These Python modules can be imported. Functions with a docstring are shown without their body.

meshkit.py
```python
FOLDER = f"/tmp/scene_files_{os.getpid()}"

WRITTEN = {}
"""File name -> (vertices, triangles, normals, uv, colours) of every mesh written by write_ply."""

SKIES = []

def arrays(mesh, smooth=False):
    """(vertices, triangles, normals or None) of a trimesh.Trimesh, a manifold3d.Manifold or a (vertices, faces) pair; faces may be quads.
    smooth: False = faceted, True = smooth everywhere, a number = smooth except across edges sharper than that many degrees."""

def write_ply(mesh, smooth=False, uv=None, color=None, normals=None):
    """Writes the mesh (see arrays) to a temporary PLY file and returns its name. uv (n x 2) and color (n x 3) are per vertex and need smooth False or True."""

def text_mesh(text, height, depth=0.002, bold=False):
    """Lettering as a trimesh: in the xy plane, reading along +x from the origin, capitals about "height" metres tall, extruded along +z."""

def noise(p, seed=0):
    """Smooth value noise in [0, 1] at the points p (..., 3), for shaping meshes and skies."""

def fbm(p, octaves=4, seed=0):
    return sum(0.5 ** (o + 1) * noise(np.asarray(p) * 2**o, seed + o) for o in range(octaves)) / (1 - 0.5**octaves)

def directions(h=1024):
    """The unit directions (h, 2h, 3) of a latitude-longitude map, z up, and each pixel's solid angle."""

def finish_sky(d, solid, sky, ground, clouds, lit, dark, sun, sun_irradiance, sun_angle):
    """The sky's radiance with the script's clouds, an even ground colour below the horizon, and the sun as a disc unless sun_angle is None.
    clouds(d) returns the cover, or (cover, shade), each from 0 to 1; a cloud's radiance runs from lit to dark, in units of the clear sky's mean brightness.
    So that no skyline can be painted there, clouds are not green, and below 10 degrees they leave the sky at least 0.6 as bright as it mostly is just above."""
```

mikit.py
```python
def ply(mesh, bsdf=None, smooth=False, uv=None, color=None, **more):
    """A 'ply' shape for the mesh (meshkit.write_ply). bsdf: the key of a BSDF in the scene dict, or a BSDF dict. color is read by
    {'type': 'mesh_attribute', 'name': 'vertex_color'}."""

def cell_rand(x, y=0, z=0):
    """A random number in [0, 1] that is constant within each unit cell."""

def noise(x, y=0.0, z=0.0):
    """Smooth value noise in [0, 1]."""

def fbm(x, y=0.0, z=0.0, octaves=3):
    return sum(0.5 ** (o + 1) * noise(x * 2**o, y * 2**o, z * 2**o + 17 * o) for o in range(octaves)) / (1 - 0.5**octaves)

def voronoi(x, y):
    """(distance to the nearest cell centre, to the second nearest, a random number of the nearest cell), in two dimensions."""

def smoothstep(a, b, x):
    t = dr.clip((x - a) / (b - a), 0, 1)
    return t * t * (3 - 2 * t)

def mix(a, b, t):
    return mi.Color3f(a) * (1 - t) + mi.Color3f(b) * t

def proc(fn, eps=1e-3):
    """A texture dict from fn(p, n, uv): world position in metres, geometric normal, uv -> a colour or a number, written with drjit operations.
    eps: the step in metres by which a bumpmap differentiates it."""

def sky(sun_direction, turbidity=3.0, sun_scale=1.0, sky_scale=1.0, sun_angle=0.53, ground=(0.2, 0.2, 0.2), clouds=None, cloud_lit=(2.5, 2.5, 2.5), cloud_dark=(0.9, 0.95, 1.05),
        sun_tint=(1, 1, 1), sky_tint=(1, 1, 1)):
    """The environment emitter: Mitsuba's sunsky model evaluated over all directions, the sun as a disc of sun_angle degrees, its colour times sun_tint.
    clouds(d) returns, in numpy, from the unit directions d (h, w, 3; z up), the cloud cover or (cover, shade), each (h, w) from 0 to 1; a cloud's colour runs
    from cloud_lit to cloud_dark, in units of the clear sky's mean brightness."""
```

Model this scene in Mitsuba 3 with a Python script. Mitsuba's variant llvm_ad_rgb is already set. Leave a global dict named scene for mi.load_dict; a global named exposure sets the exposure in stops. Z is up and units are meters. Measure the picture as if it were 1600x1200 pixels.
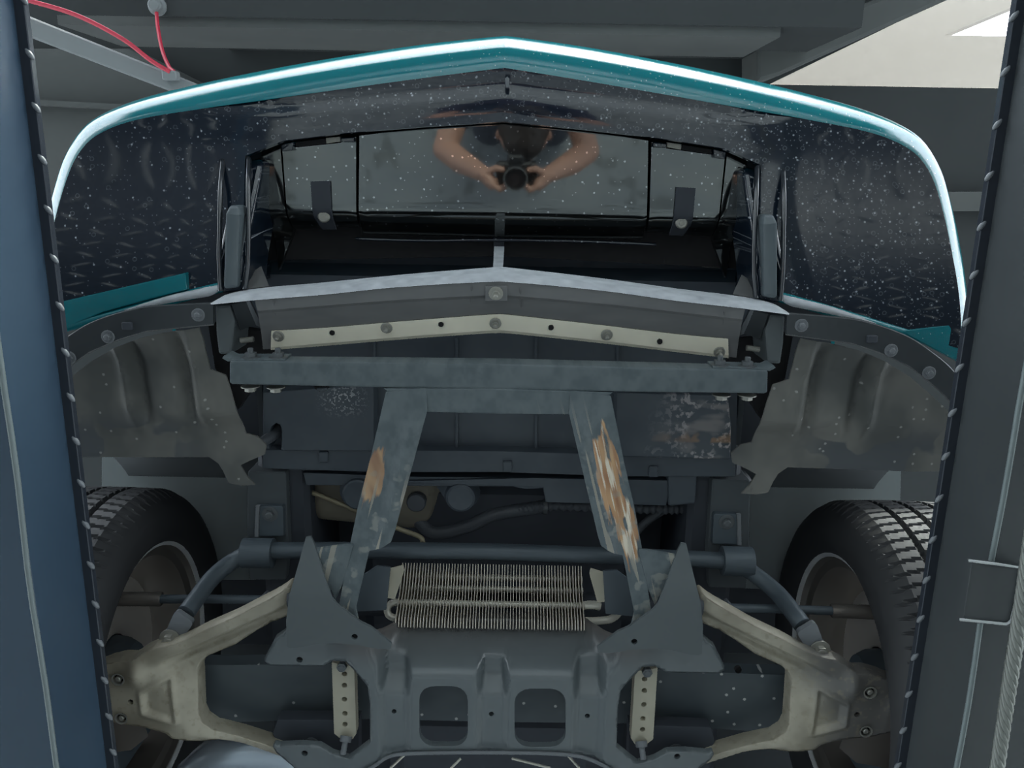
import math, random
import numpy as np, trimesh, mitsuba as mi, drjit as dr
import mikit, meshkit
from mikit import noise, fbm, voronoi, cell_rand, smoothstep, mix
import shapely
from shapely.geometry import Polygon, LineString
from shapely.ops import unary_union
from scipy.interpolate import PchipInterpolator
import manifold3d as m3
T = mi.ScalarTransform4f
rng = np.random.default_rng(7)
scene, labels = {}, {}

# ---------------------------------------------------------------- camera, sky, sun, exposure
# x = right, y = towards the rear of the car, z = up; the floor is z = 0, the lens is 1 m above it
PITCH, ROLL = math.radians(14.1), math.radians(1.0)
_f = np.array([0, math.sin(PITCH), math.cos(PITCH)])
_u = np.array([0, -math.cos(PITCH), math.sin(PITCH)]) * math.cos(ROLL) - np.array([1., 0, 0]) * math.sin(ROLL)
EYE = np.array([0.02, 0.0, 1.0])
scene['camera'] = {'type': 'perspective', 'fov': math.degrees(2 * math.atan(800 / 1270.0)), 'fov_axis': 'x', 'near_clip': 0.03, 'far_clip': 200.0,
                   'to_world': T().look_at(origin=EYE.tolist(), target=(EYE + _f).tolist(), up=_u.tolist())}

def cloud_cover(d):
    c = 0.72 + 0.2 * np.sin(3.1 * d[..., 0] + 1.7 * d[..., 1]) * np.cos(2.3 * d[..., 1] - d[..., 2])
    return np.clip(c, 0, 1)
scene['sky'] = mikit.sky((0.25, -0.78, 0.72), turbidity=3.0, sun_scale=0.5, sun_angle=24, sky_scale=1.0, ground=(0.3, 0.3, 0.3), sun_tint=(0.74, 0.95, 1.17), clouds=cloud_cover,
                         cloud_lit=(4.0, 4.3, 4.5), cloud_dark=(2.2, 2.4, 2.5))
exposure = 3.55

# ---------------------------------------------------------------- materials
def rgb(c): return {'type': 'rgb', 'value': list(c)}
def prin(name, color, rough=0.5, metallic=0.0, spec=0.5, clearcoat=0.0, bump=None, bscale=1.0, **kw):
    b = {'type': 'principled', 'base_color': color if isinstance(color, dict) else rgb(color), 'roughness': rough, 'metallic': metallic, 'specular': spec, **kw}
    if clearcoat: b['clearcoat'] = clearcoat; b['clearcoat_gloss'] = 0.95
    if bump is not None: b = {'type': 'bumpmap', 'bsdf': b, 'tex': mikit.proc(bump), 'scale': bscale}
    scene[name] = {'type': 'twosided', 'bsdf': b}
    return name

def spots(p, s, keep, size):
    f, g, r = voronoi(p.x * s, p.y * s + p.z * 7)
    return dr.select(r < keep, 1 - smoothstep(size * 0.55, size, f), 0.0)
def rings(p, s, keep, size):
    f, g, r = voronoi(p.x * s + 3.3, p.y * s + 9.1)
    return dr.select(r < keep, (1 - smoothstep(size * 0.75, size, f)) * smoothstep(size * 0.35, size * 0.8, f), 0.0)
def f_black(p, n, uv):
    front = 1 - smoothstep(-0.12, 0.02, p.y)
    right = smoothstep(-0.1, 0.5, p.x)
    dens = 0.22 + 0.25 * right + 0.15 * front
    w = spots(p, 70.0, dens * 0.7, 0.13) * 0.5 + rings(p, 66.0, dens * 0.7, 0.26) * 0.10 + spots(p, 140.0, dens, 0.16) * 0.2
    return mix((0.007, 0.012, 0.020), (0.75, 0.8, 0.85), w * (0.4 + 0.6 * noise(p.x * 40, p.y * 40)))
prin('gloss_black', mikit.proc(f_black), rough=0.06, spec=0.9)
def f_mirror(p, n, uv):
    w = spots(p, 62.0, 0.22, 0.13) * 0.40 + spots(p, 110.0, 0.15, 0.15) * 0.25
    base = mix((0.115, 0.128, 0.132), (0.145, 0.152, 0.145), fbm(p.x * 9, p.y * 30))
    return base * (1 - w) + mi.Color3f(0.75, 0.78, 0.8) * w
prin('mirror_black', mikit.proc(f_mirror), rough=0.02, metallic=0.95)
def f_teal(p, n, uv):
    w = spots(p, 110.0, 0.3, 0.14) * 0.4 * smoothstep(-0.1, 0.3, p.x + 0.2)
    return mix((0.0, 0.17, 0.20), (0.6, 0.8, 0.8), w)
scene['teal_paint'] = {'type': 'twosided', 'bsdf': {'type': 'roughplastic', 'diffuse_reflectance': mikit.proc(f_teal), 'int_ior': 1.9, 'alpha': 0.03, 'nonlinear': False}}
prin('pad_satin', (0.085, 0.105, 0.115), rough=0.35)
prin('trim_black', (0.026, 0.031, 0.034), rough=0.4, spec=0.6, clearcoat=0.5)
prin('duct_plastic', (0.11, 0.135, 0.165), rough=0.6)
prin('underbody_black', (0.034, 0.040, 0.050), rough=0.7)
def f_shroud(p, n, uv):
    d = fbm(p.x * 25, p.y * 25, p.z * 25)
    base = mix((0.040, 0.052, 0.066), (0.062, 0.075, 0.086), d)
    lowz = 1 - smoothstep(2.324, 2.330, p.z)
    r = lowz * smoothstep(0.24, 0.36, p.x + 0.05 * (fbm(p.x * 30, p.y * 30) - 0.5)) 
    st = smoothstep(0.5, 0.72, fbm(p.x * 22 + 5, p.y * 55) ) * r
    l = smoothstep(0.62, 0.72, noise(p.x * 420, p.y * 420)) * smoothstep(0.05, 0.0, dr.abs(p.x + 0.265)) * smoothstep(0.035, 0.0, dr.abs(p.y - 0.365))
    wh = r * smoothstep(0.52, 0.66, fbm(p.x * 170 + 4, p.y * 170, octaves=4))
    c = mix(base, (0.20, 0.185, 0.18), dr.clip(st * 0.8, 0, 1))
    c = mix(c, (0.33, 0.305, 0.305), wh * smoothstep(0.42, 0.55, fbm(p.x * 20 + 5, p.y * 26)))
    c = mix(c, (0.26, 0.15, 0.08), r * smoothstep(0.405, 0.42, p.y) * (1 - smoothstep(0.425, 0.43, p.y)) * smoothstep(0.45, 0.6, fbm(p.x * 40, p.y * 40 + 9)) * 0.7)
    return mix(c, (0.42, 0.42, 0.42), l * 0.8)
prin('shroud_plastic', mikit.proc(f_shroud), rough=0.5)
def f_dam(p, n, uv):
    return mix((0.10, 0.103, 0.106), (0.155, 0.155, 0.152), fbm(p.x * 18, p.y * 60, p.z * 20))
prin('dam_rubber', mikit.proc(f_dam), rough=0.65)
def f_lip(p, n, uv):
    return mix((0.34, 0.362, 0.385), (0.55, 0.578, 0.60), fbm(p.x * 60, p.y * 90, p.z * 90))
prin('worn_lip_glint', mikit.proc(f_lip), rough=0.55)  # pale wear tone, also used to paint a bright reflection on the bumper edge
def f_liner(p, n, uv):
    a = fbm(p.x * 14, p.y * 10, p.z * 6, octaves=4)
    c = mix((0.078, 0.082, 0.078), (0.150, 0.148, 0.134), smoothstep(0.3, 0.7, a))
    wet = smoothstep(0.50, 0.56, fbm(p.x * 16 + 4, p.y * 18 + 1)) * smoothstep(0.47, 0.56, dr.abs(p.x)) * smoothstep(0.36, 0.42, p.y)
    c = mix(c, (0.07, 0.078, 0.084), wet)
    return mix(c, (0.42, 0.42, 0.40), spots(p, 60.0, 0.12, 0.16) * 0.5)
prin('liner_plastic', mikit.proc(f_liner), rough=0.75)
prin('wheel_well', (0.06, 0.07, 0.076), rough=0.8)
prin('wheel_apron', (0.20, 0.225, 0.23), rough=0.7)
def f_steel(p, n, uv):
    a = fbm(p.x * 70, p.y * 55, p.z * 10, octaves=4)
    c = mix((0.070, 0.090, 0.098), (0.102, 0.123, 0.130), smoothstep(0.25, 0.75, a))
    # long scrapes down to rusty metal on both legs, drawn out along the leg
    ul, ur = p.x + (p.y - 0.46) * 0.26, p.x - (p.y - 0.46) * 0.26
    bl = fbm(ul * 130 + 3, p.y * 22, octaves=4) - 0.5
    br = fbm(ur * 120 + 8, p.y * 20, octaves=4) - 0.5
    l = 1 - smoothstep(0.75, 0.95, dr.sqrt(dr.square((ul + 0.192) / 0.016) + dr.square((p.y - 0.443) / 0.05)) + bl * 1.1)
    r = 1 - smoothstep(0.75, 0.95, dr.sqrt(dr.square((ur - 0.178) / 0.024) + dr.square((p.y - 0.458) / 0.10)) + br * 1.5)
    r2 = smoothstep(0.72, 0.80, noise(ur * 200, p.y * 9)) * smoothstep(0.30, 0.40, p.y) * smoothstep(0.0, 0.1, p.x)
    l2 = smoothstep(0.74, 0.82, noise(ul * 190, p.y * 9)) * smoothstep(0.42, 0.47, p.y) * smoothstep(0.0, -0.1, p.x)
    rust = mix((0.26, 0.12, 0.06), (0.46, 0.29, 0.15), noise(ur * 150, p.y * 30))
    pale = smoothstep(0.50, 0.75, fbm(ur * 300, p.y * 28, octaves=2)) * smoothstep(0.0, 0.1, p.x)
    rust = mix(rust, (0.62, 0.56, 0.45), pale)
    c = mix(c, rust, dr.clip(l * 0.8 + r, 0, 1))
    c = mix(c, (0.34, 0.31, 0.25), dr.clip(r2 + l2, 0, 1) * 0.6)
    e = smoothstep(0.60, 0.75, fbm(p.x * 60, p.y * 60 + 7)) * smoothstep(0.33, 0.5, p.y)
    return mix(c, (0.26, 0.26, 0.23), e * 0.5)
prin('frame_steel', mikit.proc(f_steel), rough=0.55)
prin('zinc_strip', (0.70, 0.66, 0.53), rough=0.5)
prin('zinc_bracket', (0.36, 0.335, 0.26), rough=0.5)
prin('zinc_bolt', (0.30, 0.295, 0.26), rough=0.4, metallic=0.5)
prin('dark_bolt', (0.10, 0.11, 0.115), rough=0.45, metallic=0.4)
prin('hole_black', (0.006, 0.006, 0.007), rough=0.8)
def f_alu(p, n, uv):
    a = fbm(p.x * 22, p.y * 22, p.z * 22, octaves=4)
    c = mix((0.26, 0.235, 0.18), (0.38, 0.35, 0.275), smoothstep(0.25, 0.75, a))
    oil = smoothstep(0.47, 0.56, p.x + 0.10 * (fbm(p.x * 12, p.y * 12) - 0.5) - 0.35 * dr.maximum(p.y - 0.82, 0) + 0.35 * dr.maximum(0.80 - p.y, 0) )
    c = mix(c, (0.10, 0.098, 0.098), oil * 0.9)
    return mix(c, (0.24, 0.21, 0.15), smoothstep(0.55, 0.8, fbm(p.x * 130, p.y * 130, p.z * 130)) * 0.5)
prin('cast_aluminium', mikit.proc(f_alu), rough=0.45, metallic=0.25)
def f_cross(p, n, uv):
    a = fbm(p.x * 10, p.y * 10, p.z * 10)
    c = mix((0.088, 0.104, 0.110), (0.110, 0.125, 0.130), a)
    br = smoothstep(0.76, 0.70, p.y) * (0.4 + 0.6 * fbm(p.x * 6, p.y * 30)) * smoothstep(0.28, 0.2, dr.abs(p.x))
    return mix(c, (0.078, 0.068, 0.064), br)
prin('crossmember_paint', mikit.proc(f_cross), rough=0.28, spec=0.6)
prin('gusset_paint', (0.076, 0.089, 0.093), rough=0.5)
def f_leaf(p, n, uv):
    c = mix((0.042, 0.056, 0.066), (0.066, 0.080, 0.086), fbm(p.x * 15, p.y * 30))
    return mix(c, (0.5, 0.5, 0.48), spots(p, 40.0, 0.16 + 0.15 * smoothstep(0, 0.3, p.x), 0.13) * 0.7)
prin('leaf_fibre', mikit.proc(f_leaf), rough=0.5)
prin('tyre_rubber', (0.030, 0.031, 0.033), rough=0.62)
prin('rim_grey', (0.16, 0.145, 0.13), rough=0.4, metallic=0.5)
prin('rim_lip', (0.8, 0.8, 0.8), rough=0.3, metallic=0.4)
prin('disc_steel', (0.55, 0.50, 0.46), rough=0.45, metallic=0.5)
prin('fin_aluminium', (0.50, 0.46, 0.39), rough=0.4, metallic=0.3)
prin('tube_alu', (0.55, 0.53, 0.46), rough=0.35, metallic=0.3)
prin('brass_tube', (0.24, 0.21, 0.14), rough=0.45, metallic=0.2)
prin('sump_tan', (0.16, 0.145, 0.11), rough=0.55)
prin('rubber_hose', (0.07, 0.078, 0.088), rough=0.5)
prin('bar_steel', (0.068, 0.086, 0.100), rough=0.45, metallic=0.2)
prin('exhaust_steel', (0.40, 0.46, 0.52), rough=0.3, metallic=0.5)
prin('link_grey', (0.13, 0.14, 0.15), rough=0.5)
prin('red_plastic', (0.5, 0.03, 0.06), rough=0.4)
prin('amber_plastic', (0.7, 0.35, 0.02), rough=0.2)
def f_run(p, n, uv):
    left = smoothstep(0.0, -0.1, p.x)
    a = fbm(p.x * 8, p.y * 8, p.z * 8)
    c = mix((0.031, 0.036, 0.038), (0.043, 0.049, 0.051), a)
    c = mix(c, mix((0.020, 0.042, 0.070), (0.029, 0.056, 0.088), a), left * 0.9)  # bluer on the left: sky light put into the runway colour
    return mix(c, (0.4, 0.42, 0.44), spots(p, 30.0, 0.06, 0.06) * 0.5)
prin('runway_paint', mikit.proc(f_run), rough=0.42, spec=0.6)
prin('outline_pale', (0.4, 0.42, 0.42), rough=0.4)
prin('weld_bead', (0.16, 0.19, 0.19), rough=0.45, metallic=0.3)
prin('wire_strand', (0.20, 0.21, 0.19), rough=0.45, metallic=0.5)
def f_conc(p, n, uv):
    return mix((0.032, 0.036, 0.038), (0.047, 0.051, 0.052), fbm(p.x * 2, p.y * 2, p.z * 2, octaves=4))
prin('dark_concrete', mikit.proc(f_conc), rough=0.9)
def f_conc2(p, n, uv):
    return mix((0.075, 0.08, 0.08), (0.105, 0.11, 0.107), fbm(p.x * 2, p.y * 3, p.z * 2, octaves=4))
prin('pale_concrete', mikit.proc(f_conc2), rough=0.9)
prin('cream_wall', (0.35, 0.315, 0.275), rough=0.85)
prin('painted_steel_pale', (0.19, 0.205, 0.21), rough=0.6)
def f_floor(p, n, uv):
    c = mix((0.20, 0.22, 0.235), (0.28, 0.30, 0.305), fbm(p.x * 3, p.y * 3, octaves=4))
    return mix(c, (0.13, 0.14, 0.14), smoothstep(0.58, 0.72, fbm(p.x * 11 + 3, p.y * 11)) * 0.7)
prin('floor_concrete', mikit.proc(f_floor), rough=0.8)
prin('tread_steel', (0.028, 0.034, 0.044), rough=0.35, metallic=0.3)
prin('skin', (0.48, 0.27, 0.20), rough=0.5)
prin('hair', (0.03, 0.022, 0.02), rough=0.6)
prin('shirt', (0.035, 0.03, 0.05), rough=0.8)
prin('trousers', (0.04, 0.045, 0.06), rough=0.8)
prin('camera_black', (0.02, 0.02, 0.022), rough=0.4)
prin('lens_glass', (0.10, 0.075, 0.08), rough=0.05, metallic=0.6)
prin('lens_ring', (0.45, 0.45, 0.45), rough=0.3, metallic=0.7)

# ---------------------------------------------------------------- helpers
def put(key, mesh, mat, label=None, smooth=30, cat=None, kind=None, group=None, **more):
    scene[key] = mikit.ply(mesh, mat, smooth=smooth, **more)
    d = {k: v for k, v in dict(label=label, category=cat, kind=kind, group=group).items() if v}
    if d: labels[key] = d
    return key
def numbered(base):
    k, i = base, 0
    while k in scene or k in labels or any(x.startswith(k + '__') for x in scene):
        i += 1; k = '%s_%03d' % (base, i)
    return k
def add(base, mesh, mat, label=None, smooth=30, **kw): return put(numbered(base), mesh, mat, label, smooth, **kw)
def tm(v, f): return trimesh.Trimesh(np.asarray(v, float), np.asarray(f), process=False)
def man(mesh): return m3.Manifold(m3.Mesh(np.asarray(mesh.vertices, np.float32), np.asarray(mesh.faces, np.uint32)))
def un(m):
    q = m.to_mesh(); return tm(q.vert_properties[:, :3], q.tri_verts)
def mirror(mesh):
    v, f, _ = meshkit.arrays(mesh)
    return tm(v * [-1, 1, 1], f[:, ::-1])
def both(base, mesh, mat, label=None, smooth=30, labels2=None):
    """a part and its twin on the other side of the car"""
    a = add(base, mesh, mat, label, smooth); b = add(base, mirror(mesh), mat, labels2 or label, smooth)
    return a, b
def join(*ms): return trimesh.util.concatenate([tm(*meshkit.arrays(m)[:2]) for m in ms])
def xy(pts): return [(p[0], p[1]) for p in pts]
def sym(pts):
    """half outline given from the centre line out and back -> full outline mirrored in x = 0"""
    return list(pts) + [(-p[0], *p[1:]) for p in reversed(pts)]
def rounded(poly, r, q=5):
    P = Polygon(poly) if not isinstance(poly, Polygon) else poly
    P = P.buffer(0)
    P = P.buffer(-r, join_style=2).buffer(2 * r, quad_segs=q).buffer(-r, quad_segs=q)
    return P if P.geom_type == 'Polygon' else max(P.geoms, key=lambda g: g.area)
def circle(x, y, r, n=18): return [(x + r * math.cos(a), y + r * math.sin(a)) for a in np.linspace(0, 2 * math.pi, n, endpoint=False)]
def poly(outer, holes=()):
    P = Polygon(outer) if not isinstance(outer, Polygon) else outer
    P = P.buffer(0)
    if P.geom_type != 'Polygon': P = max(P.geoms, key=lambda g: g.area)
    for h in holes: P = P.difference(Polygon(h) if not isinstance(h, Polygon) else h)
    if P.geom_type != 'Polygon': P = max(P.geoms, key=lambda g: g.area)
    return P
def rings_of(P):
    out = []
    for r, ccw in [(P.exterior, True)] + [(i, False) for i in P.interiors]:
        c = np.array(r.coords)[:-1, :2]
        keep = np.linalg.norm(c - np.roll(c, 1, 0), axis=1) > 1e-6
        c = c[keep]
        a = 0.5 * np.sum(c[:, 0] * np.roll(c[:, 1], -1) - np.roll(c[:, 0], -1) * c[:, 1])
        if (a > 0) != ccw: c = c[::-1]
        out.append(np.ascontiguousarray(c))
    return out
def inset(c, b):
    d0 = c - np.roll(c, 1, 0); d1 = np.roll(c, -1, 0) - c
    n0 = np.stack([-d0[:, 1], d0[:, 0]], 1) / np.linalg.norm(d0, axis=1)[:, None]
    n1 = np.stack([-d1[:, 1], d1[:, 0]], 1) / np.linalg.norm(d1, axis=1)[:, None]
    n = n0 + n1; k = np.maximum((n * n).sum(1), 0.5)
    return c + b * 2 * n / k[:, None]
def plate(P, z0, z1, bevel=0.0, zf=None, holes=()):
    """solid plate over an outline, its lower edge chamfered; zf(x, y) lifts it"""
    P = poly(P, holes)
    R = rings_of(P); V, Fc, n = [], [], 0
    levels = [(bevel, z0), (bevel * 0.3, z0 + bevel * 0.3), (0, z0 + bevel), (0, z1)] if bevel else [(0, z0), (0, z1)]
    L = []
    for b, z in levels:
        S = []
        for c in R:
            q = inset(c, b) if b else c
            S.append(np.arange(n, n + len(q))); V.append(np.column_stack([q, np.full(len(q), z)])); n += len(q)
        L.append(S)
    for a, b_ in zip(L[:-1], L[1:]):
        for i, j in zip(a, b_):
            i2, j2 = np.roll(i, -1), np.roll(j, -1)
            Fc += [np.column_stack([i, i2, j2]), np.column_stack([i, j2, j])]
    t = np.array(m3.triangulate([np.asarray(c, np.float64) for c in R]))
    lo, hi = np.concatenate(L[0]), np.concatenate(L[-1])
    Fc += [lo[t][:, ::-1], hi[t]]
    V = np.vstack(V)
    if zf is not None: V[:, 2] += zf(V[:, 0], V[:, 1])
    return tm(V, np.vstack(Fc))
def relief(P, z0, thick, zf, edge=0.02, holes=()):
    """plate whose under side follows zf(x, y), evenly and finely divided"""
    P = poly(P, holes)
    from scipy.spatial import Delaunay
    bd = []
    for c in rings_of(P):
        for p, q in zip(c, np.roll(c, -1, 0)):
            k = max(1, int(math.ceil(np.linalg.norm(q - p) / edge)))
            bd.append(p + (q - p) * np.arange(k)[:, None] / k)
    bd = np.vstack(bd)
    x0, y0, x1, y1 = P.bounds
    gx, gy = np.meshgrid(np.arange(x0, x1, edge), np.arange(y0, y1, edge * 0.87)); gx = gx + (np.arange(len(gx)) % 2)[:, None] * edge / 2
    g = np.column_stack([gx.ravel(), gy.ravel()])
    g = g[shapely.contains_xy(P.buffer(-edge * 0.45), g[:, 0], g[:, 1])]
    v = np.vstack([bd, g]); t = Delaunay(v).simplices
    c = v[t].mean(1); t = t[shapely.contains_xy(P, c[:, 0], c[:, 1])]
    A = v[t]; ar = (A[:, 1, 0] - A[:, 0, 0]) * (A[:, 2, 1] - A[:, 0, 1]) - (A[:, 1, 1] - A[:, 0, 1]) * (A[:, 2, 0] - A[:, 0, 0])
    t = t[np.abs(ar) > 1e-10]; ar = ar[np.abs(ar) > 1e-10]; t = np.where((ar > 0)[:, None], t, t[:, ::-1])
    e = np.vstack([t[:, [0, 1]], t[:, [1, 2]], t[:, [2, 0]]]); n = len(v)
    key = set(map(tuple, e.tolist())); e = np.array([q for q in e.tolist() if (q[1], q[0]) not in key])
    z = z0 + zf(v[:, 0], v[:, 1]); V = np.vstack([np.column_stack([v, z]), np.column_stack([v, z + thick])])
    F = np.vstack([t[:, ::-1], t + n, np.column_stack([e[:, 0], e[:, 1], e[:, 1] + n]), np.column_stack([e[:, 0], e[:, 1] + n, e[:, 0] + n])])
    return tm(V, F)
def sstep(a, b, x):
    t = np.clip((x - a) / (b - a), 0, 1); return t * t * (3 - 2 * t)
def spline(pts, n=40):
    p = np.asarray(pts, float); s = np.concatenate([[0], np.cumsum(np.linalg.norm(np.diff(p, axis=0), axis=1))])
    return PchipInterpolator(s, p)(np.linspace(0, s[-1], n))
def crom(pts, n=8):
    p = np.asarray(pts, float); p = np.vstack([2 * p[0] - p[1], p, 2 * p[-1] - p[-2]]); out = []
    for i in range(1, len(p) - 2):
        t = np.linspace(0, 1, n, endpoint=False)[:, None]
        out.append(0.5 * (2 * p[i] + (p[i + 1] - p[i - 1]) * t + (2 * p[i - 1] - 5 * p[i] + 4 * p[i + 1] - p[i + 2]) * t**2 + (3 * p[i] - p[i - 1] - 3 * p[i + 1] + p[i + 2]) * t**3))
    return np.vstack(out + [p[-2:-1]])
def tube(pts, r, sides=14, smooth=8, cap=True):
    p = crom(pts, smooth) if smooth and len(pts) > 2 else np.asarray(pts, float)
    r = np.interp(np.linspace(0, 1, len(p)), np.linspace(0, 1, len(r)), r) if np.ndim(r) else np.full(len(p), r)
    t = np.gradient(p, axis=0); t /= np.linalg.norm(t, axis=1, keepdims=True)
    a = np.cross(t[0], [0, 0, 1.0] if abs(t[0][2]) < 0.9 else [1.0, 0, 0]); A = []
    for k in range(len(p)):
        a = a - t[k] * (a @ t[k]); a = a / np.linalg.norm(a); A.append(a)
    A = np.array(A); B = np.cross(t, A); g = np.arange(sides) * 2 * np.pi / sides
    v = p[:, None] + r[:, None, None] * (np.cos(g)[None, :, None] * A[:, None] + np.sin(g)[None, :, None] * B[:, None])
    i, j = np.meshgrid(np.arange(len(p) - 1), np.arange(sides), indexing='ij'); k = (j + 1) % sides
    q = np.stack([i * sides + j, i * sides + k, (i + 1) * sides + k, (i + 1) * sides + j], -1).reshape(-1, 4)
    f = np.vstack([q[:, [0, 1, 2]], q[:, [0, 2, 3]]]); v = v.reshape(-1, 3)
    if cap:
        n = len(v); v = np.vstack([v, p[0], p[-1]]); e = np.arange(sides); e2 = (e + 1) % sides; o = (len(p) - 1) * sides
        f = np.vstack([f, np.stack([e2, e, e * 0 + n], 1), np.stack([o + e, o + e2, e * 0 + n + 1], 1)])
    m = tm(v, f)
    return m if m.volume > 0 else tm(v, f[:, ::-1])
def grid(rows):
    """open surface through rows of points"""
    R = np.asarray(rows, float); a, b = R.shape[:2]
    i, j = np.meshgrid(np.arange(a - 1), np.arange(b - 1), indexing='ij')
    q = np.stack([i * b + j, i * b + j + 1, (i + 1) * b + j + 1, (i + 1) * b + j], -1).reshape(-1, 4)
    return tm(R.reshape(-1, 3), np.vstack([q[:, [0, 1, 2]], q[:, [0, 2, 3]]]))
def lathe(profile, n=48, origin=(0, 0, 0), axis='z', close=False):
    pr = np.asarray(profile, float); a = np.linspace(0, 2 * np.pi, n, endpoint=False)
    v = np.stack([pr[:, 0][:, None] * np.cos(a), pr[:, 0][:, None] * np.sin(a), np.repeat(pr[:, 1][:, None], n, 1)], -1)
    m = len(pr); i, j = np.meshgrid(np.arange(m if close else m - 1), np.arange(n), indexing='ij'); i2 = (i + 1) % m; j2 = (j + 1) % n
    q = np.stack([i * n + j, i * n + j2, i2 * n + j2, i2 * n + j], -1).reshape(-1, 4)
    v = v.reshape(-1, 3)
    if axis == 'x': v = v[:, [2, 0, 1]]
    if axis == 'y': v = v[:, [1, 2, 0]]
    return tm(v + np.asarray(origin), np.vstack([q[:, [0, 1, 2]], q[:, [0, 2, 3]]]))
def frame(d):
    d = np.asarray(d, float) / np.linalg.norm(d); a = np.cross(d, [0, 1, 0] if abs(d[1]) < 0.9 else [1, 0, 0]); a /= np.linalg.norm(a)
    return np.column_stack([a, np.cross(d, a), d])
def hexbolt(at, d=(0, 0, -1), r=0.008, washer=True, stud=0.0, head=0.007):
    """a hexagon head on a washer standing at a point, its axis along d"""
    parts = []
    z = 0
    if washer:
        parts.append(lathe([(0, 0), (r * 1.75, 0), (r * 1.75, 0.0015), (r * 1.6, 0.002), (0, 0.002)], 24)); z = 0.002
    h = np.array([(r * 1.1 * math.cos(a), r * 1.1 * math.sin(a)) for a in np.arange(6) * math.pi / 3])
    parts.append(plate([tuple(c) for c in h[::1]], z - 0.0005, z + head, 0))
    z += head
    if stud: parts.append(lathe([(0, z - 0.001), (r * 0.55, z - 0.001), (r * 0.55, z + stud - 0.001), (r * 0.42, z + stud), (0, z + stud)], 12))
    else: parts.append(lathe([(0, z + 0.0012), (r * 0.6, z + 0.001), (r * 0.85, z - 0.0005), (0, z - 0.0005)], 12))
    m = join(*parts); v = np.asarray(m.vertices) @ frame(d).T + np.asarray(at)
    return tm(v, m.faces)
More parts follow.
